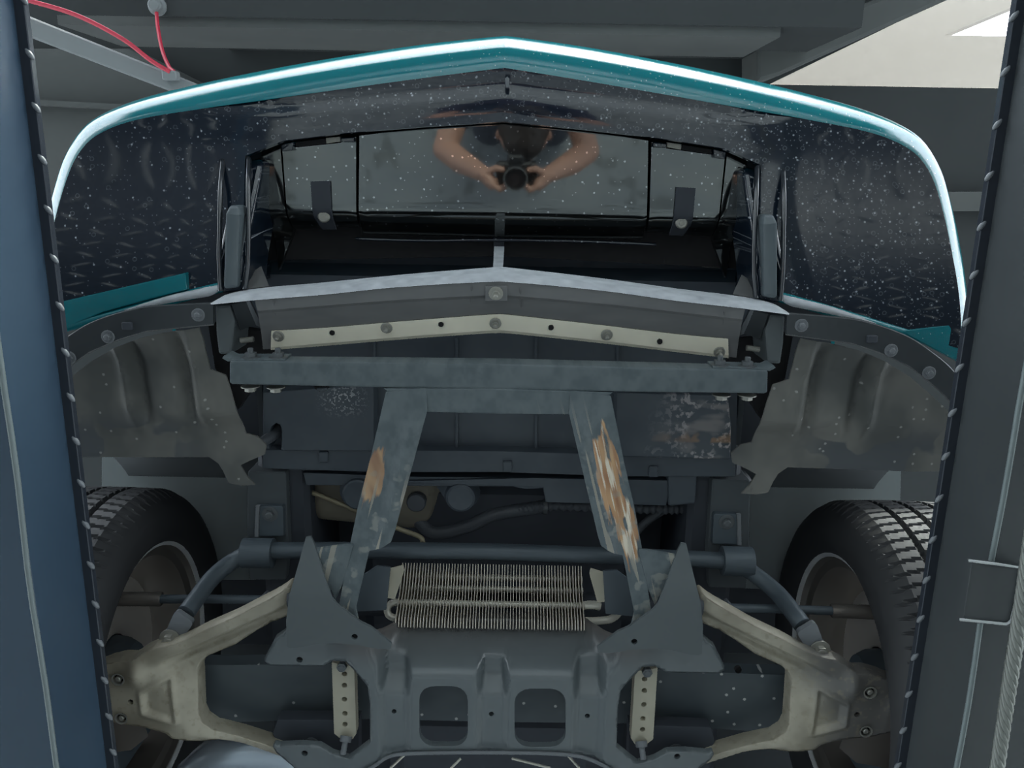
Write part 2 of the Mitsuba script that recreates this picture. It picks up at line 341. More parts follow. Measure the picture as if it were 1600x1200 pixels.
def box(x0, x1, y0, y1, z0, z1, b=0.004):
    m = m3.Manifold.hull_points(np.array([(x, y, z) for x in (x0, x1) for y in (y0, y1) for z in (z0, z1)])) if not b else \
        m3.Manifold.hull_points(np.array([(x + dx, y + dy, z + dz) for x, sx in ((x0, 1), (x1, -1)) for y, sy in ((y0, 1), (y1, -1)) for z, sz in ((z0, 1), (z1, -1))
                                          for dx, dy, dz in ((0, sy * b, sz * b), (sx * b, 0, sz * b), (sx * b, sy * b, 0))]))
    return un(m)
def hull(pts): return un(m3.Manifold.hull_points(np.asarray(pts, float)))
def cap_points(c, r, d, n=12): return [np.asarray(c) + frame(d)[:, :2] @ (r * math.cos(a), r * math.sin(a)) for a in np.linspace(0, 2 * math.pi, n, endpoint=False)]
def disc_hole(at, r, d=(0, 0, -1), deep=0.007):
    """the dark bore behind a hole that is cut through a plate"""
    m = lathe([(0, -deep), (r * 1.02, -deep), (r * 1.02, -0.0008)], 16)
    return tm(np.asarray(m.vertices) @ frame(d).T + np.asarray(at), m.faces)
def plug(at, r, d=(0, 0, -1)):
    m = lathe([(0, 0.0002), (r * 0.4, 0.0002), (r * 0.45, 0.0008), (r, 0.0008), (r, -0.004)], 16)
    return tm(np.asarray(m.vertices) @ frame(d).T + np.asarray(at), m.faces)

# ================================================================ the place
B = lambda x0, x1, y0, y1, z0, z1: box(x0, x1, y0, y1, z0, z1, 0)
def struct(name, mesh, mat, label, smooth=False):
    put(name, mesh, mat, label, smooth, kind='structure')
struct('floor', B(-14, 14, -22, 14, -0.3, 0), 'floor_concrete', 'mottled grey concrete garage floor')
struct('ceiling', plate([(-4.6, -1.9), (4.18, -1.9), (1.45, -0.55), (6, -0.55), (6, 9), (-4.6, 9)], 5.9, 6.25), 'dark_concrete', 'dark grey concrete ceiling above the lift')
struct('wall_back', B(-4.6, 6, 8.7, 9, 0, 6.2), 'dark_concrete', 'concrete wall at the far end of the garage')
struct('wall_added', join(B(-16, 16, -19, -18, 0, 9.5), *[B(-15 + 3 * k, -13.6 + 3 * k, -18.06, -17.9, 1 + 3 * r, 2.8 + 3 * r) for k in range(10) for r in range(3)]), 'dark_concrete', 'dark building added unseen across the yard to darken reflections')  # unseen facade added to darken the horizon mirrored in the teal paint
FRONT = [(-1.6029,-0.6825,4.9),(1.5482,-0.7176,4.9)]
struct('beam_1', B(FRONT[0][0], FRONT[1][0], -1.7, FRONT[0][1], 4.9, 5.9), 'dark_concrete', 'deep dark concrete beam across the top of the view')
struct('trim_1', B(-2.05, FRONT[1][0] - 0.35, FRONT[0][1], FRONT[0][1] + 0.04, 4.93, 5.55), 'pale_concrete', 'rear face of the deep beam coloured paler for the light on it')  # thin paler plate colours in the light on the beam's rear face
DIAG = [(1.2983,-0.5281,5.6),(1.2817,-0.7125,5.6),(2.23,-1.0828,5.6),(2.4962,-1.0719,5.6),(2.2502,-0.946,5.6),(1.4145,-0.5622,5.6)]
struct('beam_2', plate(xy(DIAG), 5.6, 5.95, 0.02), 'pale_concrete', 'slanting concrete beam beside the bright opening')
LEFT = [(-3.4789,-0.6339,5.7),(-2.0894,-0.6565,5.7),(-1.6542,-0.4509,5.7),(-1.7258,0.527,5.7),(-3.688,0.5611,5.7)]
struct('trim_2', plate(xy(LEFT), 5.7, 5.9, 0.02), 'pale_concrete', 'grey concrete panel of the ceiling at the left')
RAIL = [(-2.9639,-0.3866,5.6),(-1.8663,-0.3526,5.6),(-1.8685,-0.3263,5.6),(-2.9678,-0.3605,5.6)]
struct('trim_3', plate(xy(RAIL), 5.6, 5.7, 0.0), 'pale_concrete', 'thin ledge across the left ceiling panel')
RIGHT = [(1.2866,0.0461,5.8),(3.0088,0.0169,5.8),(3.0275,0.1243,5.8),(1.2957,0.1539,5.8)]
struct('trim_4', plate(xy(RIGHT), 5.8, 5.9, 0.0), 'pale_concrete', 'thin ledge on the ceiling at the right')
# sloping cream wall that rises beyond the opening, its upper corner open to the sky
c = plate([(1.0, 0), (9, 0), (9, 0.72), (2.86, 0.72), (6.3, 3.04), (1.0, 3.04)], 0, 0.025)
v = np.asarray(c.vertices); c = tm(np.column_stack([v[:, 0], -0.55 - 0.6 * v[:, 1] + 0.8 * v[:, 2], 6.25 + 0.8 * v[:, 1] + 0.6 * v[:, 2]]), c.faces)
struct('wall_upper', c, 'cream_wall', 'bright cream wall rising beyond the ceiling opening')
# pale steel rail under the ceiling with a red hose along it
a, b, c2, d = [np.array(p) for p in [(-1.9927,-0.6144,4.6),(-1.424,-0.4008,4.6),(-1.5156,-0.364,4.6),(-2.0025,-0.5382,4.6)]]
e1, e2 = b + (b - a) * 1.2, c2 + (c2 - d) * 1.3
a0, d0 = a - (b - a) * 3, d - (c2 - d) * 3
struct('beam_3', plate(xy([a0, e1, e2, d0]), 4.6, 4.75, 0.01), 'painted_steel_pale', 'pale painted steel rail slanting below the ceiling at upper left')
HOSE = [(-2.1758,-0.7166,4.56),(-1.9624,-0.6701,4.56),(-1.774,-0.618,4.56),(-1.6004,-0.5336,4.56),(-1.4901,-0.452,4.56),(-1.4124,-0.4062,4.56)]
put('red_hose', tube(HOSE, 0.009, 10), 'red_plastic', 'red hose sagging along the pale steel rail at upper left', cat='hose')
DROP = [(-1.5809,-0.7054,4.88),(-1.5467,-0.6111,4.8),(-1.4943,-0.5065,4.7),(-1.44,-0.4357,4.62),(-1.4043,-0.4113,4.58)]
put('red_hose_001', tube(DROP, 0.0078, 10), 'red_plastic', 'short red hose hanging down from the small fitting on the beam', cat='hose')
p = [(-1.5797,-0.7185,4.88)][0]
put('hose_fitting', lathe([(0, -0.03), (0.022, -0.03), (0.03, -0.02), (0.03, 0.0), (0.04, 0.005), (0.04, 0.02), (0, 0.02)], 16, p), 'painted_steel_pale', 'small pale fitting on the beam where the short red hose hangs', cat='fitting')
p = [(-1.4175,-0.3949,4.57)][0]
put('hose_clip', box(p[0] - 0.03, p[0] + 0.03, p[1] - 0.018, p[1] + 0.018, 4.555, 4.6), 'painted_steel_pale', 'white clip on the steel rail where both red hoses end', cat='clip')

# ================================================================ the car lift
labels['car_lift'] = {'label': 'four-post car lift with two steel runways that carry the car', 'category': 'car lift'}
XL, XR = -0.537, 0.577
for side, X, sg in ((0, XL, -1), (1, XR, 1)):
    f = X + sg * 0.012
    ru = un(m3.Manifold.hull_points(np.array([(x, y, z) for x in (f, f + sg * 0.5) for y in (-1.75, 3.15) for z in (1.884, 1.99)] + [(x, y, 1.88) for x in (f + sg * 0.004, f + sg * 0.496) for y in (-1.75, 3.15)])))
    k = put('car_lift__runway' + ('_001' if side else ''), ru, 'runway_paint', ['left runway coloured blue for the sky light, seen from below', 'dark grey right runway seen from below'][side])
    put(k + '__tread_plate', box(min(X, X + sg * 0.524), max(X, X + sg * 0.524), -1.75, 3.15, 1.99, 2.0, 0.001), 'tread_steel', 'dark tread plate edge')
    ys = np.arange(-1.0, 2.4, 0.058)
    st = []
    for y in ys:
        e = trimesh.creation.icosphere(subdivisions=2, radius=1.0); e.apply_scale([0.003, 0.0075, 0.0035]); e.apply_transform(trimesh.transformations.rotation_matrix(0.6 * sg, [0, 0, 1])); e.apply_translation([X + sg * 0.001, y, 1.991]); st.append(e)
    put(k + '__tread_plate__tread_bumps', join(*st), 'link_grey', 'row of tread bumps along the plate edge', True, kind='stuff')
    wob = [(f + sg * 0.002 + 0.0012 * math.sin(9 * y + side) + 0.001 * math.sin(23 * y), y, 1.8825) for y in np.linspace(-1.7, 3.1, 90)]
    put(k + '__weld_bead', tube(wob, 0.0035, 8, 0), 'weld_bead', 'uneven bright weld bead along the lower edge', True)
for k, x0 in (('car_lift__runway', XL - 0.045), ('car_lift__runway_001', XR + 0.045)):
    studs = []
    for ix in range(11):
        for iy, y in enumerate(np.arange(-1.0, 0.55, 0.042)):
            e = trimesh.creation.icosphere(subdivisions=1, radius=1.0); e.apply_scale([0.0045, 0.015, 0.003]); e.apply_transform(trimesh.transformations.rotation_matrix(0.8 if (ix + iy) % 2 else -0.8, [0, 0, 1])); e.apply_translation([x0 + (0.042 * ix if x0 > 0 else -0.042 * ix), y, 2.0]); studs.append(e)
    put(k + '__tread_plate__raised_studs', join(*studs), 'link_grey', 'raised tread pattern on top of the plate', True, kind='stuff')
G = [(0.558,0.4229,1.874),(0.6206,0.4299,1.874),(0.6256,0.4331,1.874),(0.6218,0.5,1.874),(0.615,0.5052,1.874),(0.5591,0.4995,1.874)]
put('car_lift__runway_001__gusset_plate', plate(xy(G), 1.868, 1.881, 0.002), 'runway_paint', 'rounded plate welded under the right runway')
put('car_lift__runway_001__gusset_plate__weld', tube([(0.5531,0.419,1.866),(0.5841,0.4225,1.866),(0.6152,0.4268,1.866),(0.6167,0.462,1.866),(0.6148,0.4954,1.866),(0.6094,0.4997,1.866),(0.5542,0.4949,1.866)], 0.0018, 8, 0), 'outline_pale', 'pale line round the plate', True)  # pale outline added so the plate edge stands out
W0, W1 = [np.array(p) for p in [(0.5918,0.461,1.82),(0.5987,0.6615,1.82)]]
dw = (W1 - W0) / np.linalg.norm(W1 - W0)
strands = []
for k in range(6):
    s = np.linspace(-1.2, 2.3, 500); an = 2 * math.pi * s / 0.07 + k * math.pi / 3
    side_ = np.cross(dw, [0, 0, 1.0])
    strands.append(tube(W0 + dw * s[:, None] + 0.0048 * (np.cos(an)[:, None] * side_ + np.sin(an)[:, None] * np.array([0, 0, 1.0])), 0.0036, 6, 0))
put('car_lift__wire_rope', join(*strands), 'wire_strand', 'twisted steel wire rope running below the right runway', True)
for i, y in enumerate((-1.65, 3.05)):
    k = put('car_lift__crossbeam' + ('_001' if i else ''), box(-1.35, 1.39, y - 0.1, y + 0.1, 1.72, 1.88), 'runway_paint')
    for j, x in enumerate((-1.43, 1.47)):
        put(numbered('car_lift__post'), box(x - 0.09, x + 0.09, y - 0.09, y + 0.09, 0, 2.4), 'runway_paint')
for i, (x0, x1) in enumerate(((-2.2, -1.05), (1.09, 2.2))):
    t = [tm(*meshkit.arrays(box(x0, x1, -1.4, 2.6, 0.0, 0.05))[:2])]
    put('car_lift__lower_platform' + ('_001' if i else ''), t[0], 'tread_steel', 'tread plate platform on the floor')

# ================================================================ the car
labels['car'] = {'label': 'teal sports car raised on the lift, its front underside seen from below', 'category': 'car'}
zu = lambda y: 2.32 - 0.07 * sstep(-0.10, 0.20, np.asarray(y))
# --- front bumper: painted fascia rolling from its lower edge up to the nose
BI = [(-0.004,-0.1654,2.32),(0.1098,-0.1507,2.32),(0.2085,-0.1366,2.32),(0.3956,-0.1089,2.32),(0.4698,-0.0979,2.32),(0.5844,-0.0761,2.32),(0.6415,-0.0482,2.315),(0.6683,-0.0072,2.305),(0.6951,0.1146,2.27),(0.7147,0.2294,2.25)]
BO = [(-0.0063,-0.2303,2.4),(0.1131,-0.2188,2.4),(0.2166,-0.2042,2.4),(0.3734,-0.1777,2.4),(0.4919,-0.1533,2.4),(0.6133,-0.1227,2.4),(0.6848,-0.0899,2.4),(0.7108,-0.0495,2.39),(0.7375,0.0296,2.37),(0.7679,0.1485,2.34),(0.7887,0.2577,2.32)]
BI[0] = (0, BI[0][1], 2.32); BO[0] = (0, BO[0][1], 2.40)
n = 90
bi, bo = spline(BI, n), spline(BO, n)
rows = []
ws = np.concatenate([np.linspace(0, 0.9, 15), np.linspace(0.92, 1.0, 6)])
th = np.radians(np.interp(ws, [0, 0.12, 0.50, 0.58, 0.88, 1.0], [0, 30, 47, 62, 74, 89]))
hs = np.concatenate([[0], np.cumsum(np.diff(ws) * np.tan((th[1:] + th[:-1]) / 2))]); hs = np.minimum(hs, 2.6)
for w, h in zip(ws, hs):
    r = bi + (bo - bi) * w; r[:, 2] = bi[:, 2] + h * np.linalg.norm((bo - bi)[:, :2], axis=1); rows.append(r)
top_z = rows[-1][:, 2]
cen = np.array([0, 0.5, 0])
for dz, k in ((0.05, 0.0), (0.12, 0.012), (0.22, 0.05), (0.30, 0.12), (0.34, 0.22)):
    r = bo.copy(); r[:, :2] += (np.array([0, 0.35]) - r[:, :2]) * k; r[:, 2] = top_z + dz * (2.76 - top_z) / 0.34; rows.append(r)
half = grid(rows)
put('car__front_bumper__fascia', join(half, mirror(half)), 'teal_paint', 'glossy teal painted bumper rim', 25)
# body above, so that the shell is closed
hood = plate([(-0.62, -0.12), (0.62, -0.12), (0.72, 0.3), (0.74, 2.4), (-0.74, 2.4), (-0.72, 0.3)], 2.74, 2.78)
put('car__hood', hood, 'teal_paint', 'teal hood closing the nose from above')
# underside: teal paint coloured black for its dark reflections, with a crease and a raised band that follow the chevron
bw = [(p[0], p[1]) for p in bi]
REAR = xy([(0.7147,0.2426,2.25),(0.6163,0.218,2.25),(0.5135,0.1896,2.25),(0.4344,0.1721,2.25)])
OPEN = xy([(0.3994,0.1695,2.27),(0.3986,0.1276,2.27),(0.4008,0.0118,2.3),(0.401,-0.0287,2.31),(0.3428,-0.0529,2.32),(0.2332,-0.0674,2.32),(0.1213,-0.0779,2.32),(-0.003,-0.0872,2.32)])
OPEN[-1] = (0, OPEN[-1][1])
under = bw + REAR + OPEN
under_full = under + [(-x, y) for x, y in reversed(under)]
def ch(x, y): return y + 0.10 * np.minimum(np.abs(x), 0.35) * -1 - bi[0, 1]      # distance behind the front edge, along the chevron
def under_z(x, y):
    c = ch(x, y)
    b = 0.006 * sstep(0.006, 0.020, c) - 0.008 * sstep(0.020, 0.044, c) + 0.003 * sstep(0.060, 0.085, c)
    w = sstep(0.52, 0.36, np.abs(x)) * sstep(0.12, 0.07, c)
    side = 0.012 * np.square(np.maximum(np.abs(x) - 0.55, 0) / 0.15) * sstep(0.0, 0.12, c)
    return zu(y) - 2.32 + b * w - side * 0.6
put('car__front_bumper__lower_panel', relief(under_full, 2.32, 0.02, under_z, 0.007), 'gloss_black', 'wet glossy underside coloured black as a dark reflection, speckled with droplets', 40)
# rolled rear edge of the underside and corners coloured teal for a bright reflection
for sgn, patch in ((1, [(0.6198,0.2174,2.247),(0.6947,0.206,2.247),(0.7143,0.2308,2.247),(0.7186,0.2655,2.247)]), (-1, [(-0.6778,0.1941,2.247),(-0.4819,0.1463,2.247),(-0.481,0.1719,2.247),(-0.5508,0.1909,2.247),(-0.6161,0.21,2.247),(-0.6819,0.2374,2.247)])):
    add('car__front_bumper__corner_reflection', plate(xy(patch), 2.243, 2.26, 0.002), 'teal_paint', 'teal corner of the bumper underside, its bright reflection put into the colour')
roll = [(x, y, 2.252) for x, y in [REAR[3], REAR[2], REAR[1], REAR[0]]]
roll[0] = (roll[0][0] - 0.004, roll[0][1] - 0.004, 2.256)
both('car__front_bumper__rolled_edge', tube(roll, 0.0085, 12), 'teal_paint', 'shiny teal rolled rear edge of the bumper')
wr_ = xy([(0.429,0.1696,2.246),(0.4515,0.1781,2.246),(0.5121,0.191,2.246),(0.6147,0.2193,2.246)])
both('car__front_bumper__edge_highlight', tube([(x, y - 0.003, 2.247) for x, y in wr_], [0.003, 0.0075, 0.006, 0.002], 12), 'worn_lip_glint', 'bright reflection built as a pale strip behind the bumper underside')  # white reflection on the rolled edge, modelled as a pale strip
add('car__front_bumper__side_strip', tube([(0.6838,0.1535,2.262),(0.6913,0.1784,2.256),(0.6981,0.2048,2.252),(0.6968,0.2165,2.25)], 0.0028, 8), 'amber_plastic', 'thin amber strip at the right end of the underside', True)
add('car__front_bumper__side_strip', tube([(-0.682,0.0639,2.285),(-0.6871,0.1025,2.275),(-0.6877,0.1506,2.262)], 0.004, 8), 'red_plastic', 'thin red strip for a reflection at the left end of the underside', True)  # red reflection modelled as a solid strip
put('car__front_bumper__peak_tab', plate(xy([(0.0012,-0.1498,2.312),(0.008,-0.1499,2.312),(0.0082,-0.1362,2.312),(0.0024,-0.1361,2.312)]), 2.308, 2.33, 0.001), 'link_grey', 'tiny pale tab at the peak of the bumper')
# --- glossy posts on both sides of the intake
post = plate(rounded(xy([(0.3774,-0.0274,2.255),(0.4211,-0.0189,2.255),(0.4334,0.1254,2.255),(0.4347,0.1788,2.255),(0.3953,0.1715,2.255),(0.3883,0.1262,2.255)]), 0.010), 2.242, 2.36, 0.009, lambda x, y: 0.09 * sstep(0.075, -0.035, y))
both('car__front_bumper__intake_post', post, 'gloss_black', 'glossy black post beside the intake')
pad = plate(rounded(xy([(0.3924,0.0444,2.235),(0.4076,0.0442,2.235),(0.4125,0.0553,2.235),(0.4216,0.1692,2.235),(0.3988,0.1657,2.235),(0.3898,0.0576,2.235)]), 0.005), 2.230, 2.26, 0.005, lambda x, y: 0.028 * sstep(0.075, 0.01, y))
both('car__front_bumper__intake_post_pad', pad, 'pad_satin', 'satin grey pad let into the post')
scene['wet_gloss'] = {'type': 'twosided', 'bsdf': {'type': 'roughplastic', 'diffuse_reflectance': rgb((0.012, 0.016, 0.022)), 'int_ior': 1.9, 'alpha': 0.04}}
for e_ in ([(0.3954,-0.0248,2.31),(0.3876,0.0117,2.275),(0.3841,0.0682,2.255),(0.3851,0.1251,2.244),(0.3908,0.1694,2.24)], [(0.4365,-0.0216,2.31),(0.4305,0.0205,2.275),(0.4287,0.0771,2.255),(0.4288,0.1243,2.244),(0.4284,0.1727,2.24)]):
    both('car__front_bumper__intake_post_highlight', tube(e_, 0.004, 12), 'wet_gloss', 'shiny bead added along the post edge for a highlight', True)  # beads added along the posts to catch a thin line of sky
f = [(0.3989,-0.019,2.31),(0.3913,0.0124,2.33),(0.3822,0.1708,2.33),(0.3994,0.1695,2.27)]
fin = grid([[f[0], f[3]], [[(0.405,0.0025,2.36)][0], [(0.4091,0.1689,2.36)][0]], [[(0.4365,0.0141,2.5)][0], [(0.432,0.1868,2.52)][0]]])
both('car__front_bumper__intake_side_wall', fin, 'gloss_black', 'shiny side wall of the intake')
# --- intake roof: mirror-like panels with an access flap each side
put('car__front_bumper__intake_backing', plate(sym(xy([(-0.005,-0.1046,2.43),(0.1294,-0.0946,2.43),(0.2505,-0.0802,2.43),(0.4083,-0.0497,2.43),(0.4329,0.1439,2.43),(-0.0018,0.1292,2.43)])), 2.425, 2.44), 'hole_black', 'black sheet for the shade in the gaps behind the intake panels')  # black sheet laid in for the shade between the panels
tilt = lambda x, y: 0.05 * sstep(0.052, 0.105, y) * (1 if True else 0)
mid = sym(xy([(-0.0036,-0.0898,2.36),(0.1244,-0.0792,2.36),(0.2318,-0.0644,2.36),(0.2377,0.0936,2.36),(-0.0011,0.0957,2.36)]))
put('car__front_bumper__intake_panel', relief(mid, 2.36, 0.015, tilt, 0.012), 'mirror_black', 'shiny dark panel that mirrors the photographer', 40)
out = xy([(0.3594,-0.0467,2.36),(0.3984,-0.0255,2.36),(0.3868,0.1586,2.36),(0.3556,0.0874,2.36)])
both('car__front_bumper__intake_side_panel', relief(out, 2.36, 0.015, tilt, 0.012), 'mirror_black', None, 40)
flap = xy([(0.2367,-0.0624,2.358),(0.2595,-0.0588,2.358),(0.2609,-0.0529,2.358),(0.3355,-0.0443,2.358),(0.336,-0.0502,2.358),(0.3559,-0.0456,2.358),(0.353,0.0873,2.358),(0.2408,0.0799,2.358)])
notch = xy([(0.2602,-0.0638,2.358),(0.3355,-0.0571,2.358),(0.3354,-0.0453,2.358),(0.2619,-0.053,2.358)])
a, b = both('car__front_bumper__access_flap', relief(flap, 2.358, 0.01, tilt, 0.012), 'mirror_black', 'shiny access flap with a screwed tab', 40)
slot = xy([(0.2698,-0.0648,2.4),(0.3433,-0.0568,2.4),(0.3441,-0.0467,2.4),(0.2704,-0.0556,2.4)])
both('car__front_bumper__flap_slot_shade', plate(xy([(0.2849,-0.059,2.352),(0.3324,-0.0529,2.352),(0.333,-0.0451,2.352),(0.2834,-0.0511,2.352)]), 2.352, 2.357, 0.001), 'hole_black', 'black plate for the shade in the slot above the flap')  # solid black plate painting the shade of the slot
both('car__front_bumper__flap_catch', plate(xy([(0.2602,-0.0625,2.352),(0.2838,-0.06,2.352),(0.2834,-0.0511,2.352),(0.2607,-0.0547,2.352)]), 2.351, 2.357, 0.001), 'zinc_bolt', 'pale catch at the flap edge')
KN = [[(0.3333,-0.0539,2.352),(0.3552,-0.0494,2.352),(0.3541,-0.0375,2.352),(0.3364,-0.0402,2.352)], [(0.2378,-0.0621,2.352),(0.2593,-0.0605,2.352),(0.2597,-0.0537,2.352),(0.2372,-0.0543,2.352)]]
for q in KN: both('car__front_bumper__flap_hinge', plate(rounded(xy(q), 0.002), 2.346, 2.36, 0.002), 'gloss_black', 'small glossy hinge knuckle of the flap')
tab = relief(xy([(0.2801,0.0066,2.352),(0.3112,0.0081,2.352),(0.3101,0.065,2.352),(0.3032,0.0867,2.352),(0.2801,0.0861,2.352),(0.2795,0.0604,2.352)]), 2.352, 0.006, tilt, 0.012)
both('car__front_bumper__flap_tab', tab, 'underbody_black', 'dull black tab on the flap', 40)
p = [(0.293,0.0634,2.356)][0]
screw = join(lathe([(0, -0.006), (0.004, -0.006), (0.0045, -0.005), (0.008, -0.005), (0.010, -0.003), (0.010, 0.002), (0, 0.002)], 24), lathe([(0, -0.007), (0.002, -0.007), (0.002, -0.005)], 8))
sv = np.asarray(screw.vertices) + np.array(p) + [0, 0, float(tilt(0, p[1])) - 0.003]
both('car__front_bumper__flap_screw', tm(sv, screw.faces), 'zinc_bolt', 'round pale screw head')
# --- inside the intake
put('car__intake_duct', relief(sym(xy([(-0.0035,0.0894,2.5),(0.2478,0.092,2.5),(0.4594,0.116,2.5),(0.4732,0.2698,2.5),(-0.0012,0.254,2.5)])), 2.50, 0.02, lambda x, y: 0.05 * sstep(0.17, 0.165, y) + 0 * x, 0.02), 'duct_plastic', 'dark duct behind the intake', 40)
put('car__intake_duct__ridge', tube([(-0.2509,0.102,2.405),(-0.1372,0.1033,2.405),(-0.017,0.1002,2.405),(0.1249,0.0999,2.405),(0.2617,0.1029,2.405)], 0.0025, 8), 'gloss_black', 'thin shiny ridge across the intake', True)
put('car__intake_duct__centre_post', plate(xy([(-0.0167,0.0687,2.42),(0.0019,0.0684,2.42),(0.0026,0.1129,2.42),(-0.0162,0.1132,2.42)]), 2.415, 2.47, 0.003), 'underbody_black', 'dark centre post of the intake')
q = [(-0.0146,0.1105,2.4),(0.0028,0.1102,2.4),(0.0023,0.1402,2.25),(-0.0124,0.1405,2.25)]
put('car__intake_duct__centre_strut', hull(np.vstack([np.array(q), np.array(q) + [0, 0.004, 0.012]])), 'worn_lip_glint', 'pale grey strut running down to the air dam')
for q in ([(-0.3963,0.1351,2.47),(-0.3608,0.1368,2.47),(-0.361,0.1413,2.47),(-0.3966,0.1408,2.47)], [(0.3564,0.1403,2.47),(0.3911,0.142,2.47),(0.3915,0.1477,2.47),(0.3569,0.146,2.47)]):
    add('car__intake_duct__duct_clip', plate(xy(q), 2.465, 2.50, 0.001), 'zinc_bolt', 'small bright clip in the duct')
for q in ([(-0.2956,0.1118,2.47)], [(0.2814,0.1166,2.47)]):
    add('car__intake_duct__duct_peg', lathe([(0, -0.03), (0.008, -0.03), (0.01, -0.028), (0.014, 0.02), (0, 0.02)], 16, q[0]), 'trim_black', 'small dark peg in the duct')

# --- air dam: chevron lip, ribbed rubber face, bright clamp strip
def hrow(pts, z=None):
    p = spline(pts, 40); p[0, 0] = 0; return p
L0 = hrow([(-0.0024,0.129,2.235),(-0.1576,0.1442,2.235),(-0.2747,0.1579,2.235),(-0.3805,0.1695,2.235),(-0.4201,0.178,2.235),(-0.4406,0.1912,2.235)]); L1 = hrow([(-0.0016,0.1463,2.203),(-0.1533,0.1575,2.203),(-0.2677,0.171,2.203),(-0.3634,0.1803,2.203),(-0.4019,0.1848,2.203),(-0.4308,0.1882,2.203)])
def solid_rows(rows, lift):
    up = [r + [0, 0, lift] for r in rows[::-1]]
    a = grid(rows + up + [rows[0]])
    return join(a, mirror(a))
Lm = (L0 + L1) / 2; Lm[:, 2] -= 0.006; Lm[:, 1] -= 0.002
put('car__air_dam__lip', solid_rows([L0, Lm, L1], 0.012), 'worn_lip_glint', 'pale worn lip of the air dam', 50)
A1 = hrow([(-0.0035,0.1467,2.206),(-0.1537,0.1579,2.206),(-0.2684,0.1714,2.206),(-0.3663,0.1808,2.206)]); A2 = hrow([(-0.0052,0.1671,2.208),(-0.1543,0.1773,2.208),(-0.2696,0.188,2.208),(-0.3641,0.1974,2.208)]); A2b = hrow([(-0.0053,0.172,2.216),(-0.1556,0.1824,2.216),(-0.2717,0.1932,2.216),(-0.3659,0.2026,2.216)])
A3 = hrow([(-0.0063,0.1999,2.232),(-0.1584,0.2144,2.232),(-0.2767,0.2265,2.232),(-0.3678,0.2351,2.232)]); A4 = hrow([(-0.0063,0.2249,2.244),(-0.1605,0.2397,2.244),(-0.2807,0.254,2.244),(-0.3701,0.2638,2.244)])
put('car__air_dam', solid_rows([A1, A2, A2b, A3, A4], 0.012), 'dam_rubber', 'dusty grey rubber air dam with a moulded ridge', 25)
labels['car__air_dam'] = {'label': 'dusty grey rubber air dam with a moulded ridge'}
S1 = hrow([(-0.0063,0.1994,2.229),(-0.158,0.2139,2.229),(-0.276,0.2259,2.229),(-0.3509,0.2313,2.229)]); S2 = hrow([(-0.0061,0.2254,2.236),(-0.1594,0.2392,2.236),(-0.2787,0.2514,2.236),(-0.3555,0.2588,2.236)]); S3 = hrow([(-0.0063,0.2311,2.245),(-0.1608,0.245,2.245),(-0.281,0.2573,2.245),(-0.3585,0.2648,2.245)])
put('car__air_dam__clamp_strip', solid_rows([S1, S2, S3], 0.006), 'zinc_strip', 'cream coloured metal clamp strip', 25)
dn = (0, 0.28, -0.96)
for q in [(-0.3411,0.2394,2.231),(-0.1741,0.2235,2.231),(-0.0071,0.2136,2.231),(0.1643,0.2285,2.231),(0.3394,0.2525,2.231)]: add('car__air_dam__clamp_nut', hexbolt(q, dn, 0.0052, stud=0.007, head=0.005), 'zinc_bolt', 'nut on a round washer')
for q in [(-0.2581,0.233,2.231),(-0.0905,0.217,2.231),(0.0784,0.219,2.231),(0.2465,0.238,2.231)]: add('car__air_dam__rivet_hole_shade', plug(q, 0.0042, dn), 'hole_black', 'small black disc for a shaded rivet hole')  # flat black discs painting the shade of holes, nothing is bored
p = [(-0.0062,0.1639,2.206)][0]
put('car__air_dam__nut_pad', plate(xy([(-0.0224,0.1525,2.204),(0.0108,0.1519,2.204),(0.0112,0.1758,2.204),(-0.0222,0.1764,2.204)]), 2.203, 2.215, 0.002), 'dam_rubber', 'square pad under the top nut')
add('car__air_dam__clamp_nut', hexbolt((p[0], p[1], 2.203), (0, 0.2, -0.98), 0.0062, stud=0.009), 'zinc_bolt', 'pale nut at the peak of the air dam')
for seam in ([(-0.0423,0.1537,2.203),(-0.0441,0.1842,2.222)], [(0.0298,0.1553,2.203),(0.0315,0.1868,2.222)], [(-0.338,0.181,2.204),(-0.3412,0.219,2.228)], [(0.3351,0.1855,2.204),(0.3417,0.2168,2.228)]):
    add('car__air_dam__mould_seam', tube(seam, 0.0012, 6, 0), 'dam_rubber')

# --- end brackets between the air dam and the crossbar
both('car__dam_bracket', plate(rounded(xy([(-0.4348,0.1938,2.24),(-0.411,0.1914,2.24),(-0.4048,0.2172,2.24),(-0.4141,0.2688,2.24),(-0.4352,0.2702,2.24),(-0.4369,0.2378,2.24)]), 0.004), 2.228, 2.30, 0.005), 'gusset_paint', 'dark grey bracket at the end of the air dam')
fl = [(-0.4044,0.1895,2.215),(-0.379,0.1852,2.215),(-0.3749,0.2228,2.235),(-0.4046,0.2341,2.245)]
both('car__dam_flap', hull(np.vstack([np.array(fl), np.array(fl) + [0, 0, 0.004]])), 'trim_black', 'bent black flap beside the bracket')
fw = [(-0.3811,0.1826,2.21),(-0.3753,0.1825,2.21),(-0.3676,0.2314,2.245),(-0.376,0.2238,2.235)]
both('car__dam_flap_edge', hull(np.vstack([np.array(fw), np.array(fw) + [0, 0, 0.006]])), 'link_grey', 'light edge of the bent flap')
st0 = [(-0.4063,0.2513,2.25),(-0.3861,0.2489,2.25)]
both('car__dam_stud', tube(st0, 0.0045, 10, 0), 'zinc_bolt', 'short threaded stud')
tri = [(-0.4082,0.1559,2.29),(-0.3829,0.1403,2.3),(-0.3604,0.1665,2.26),(-0.3932,0.1707,2.25)]
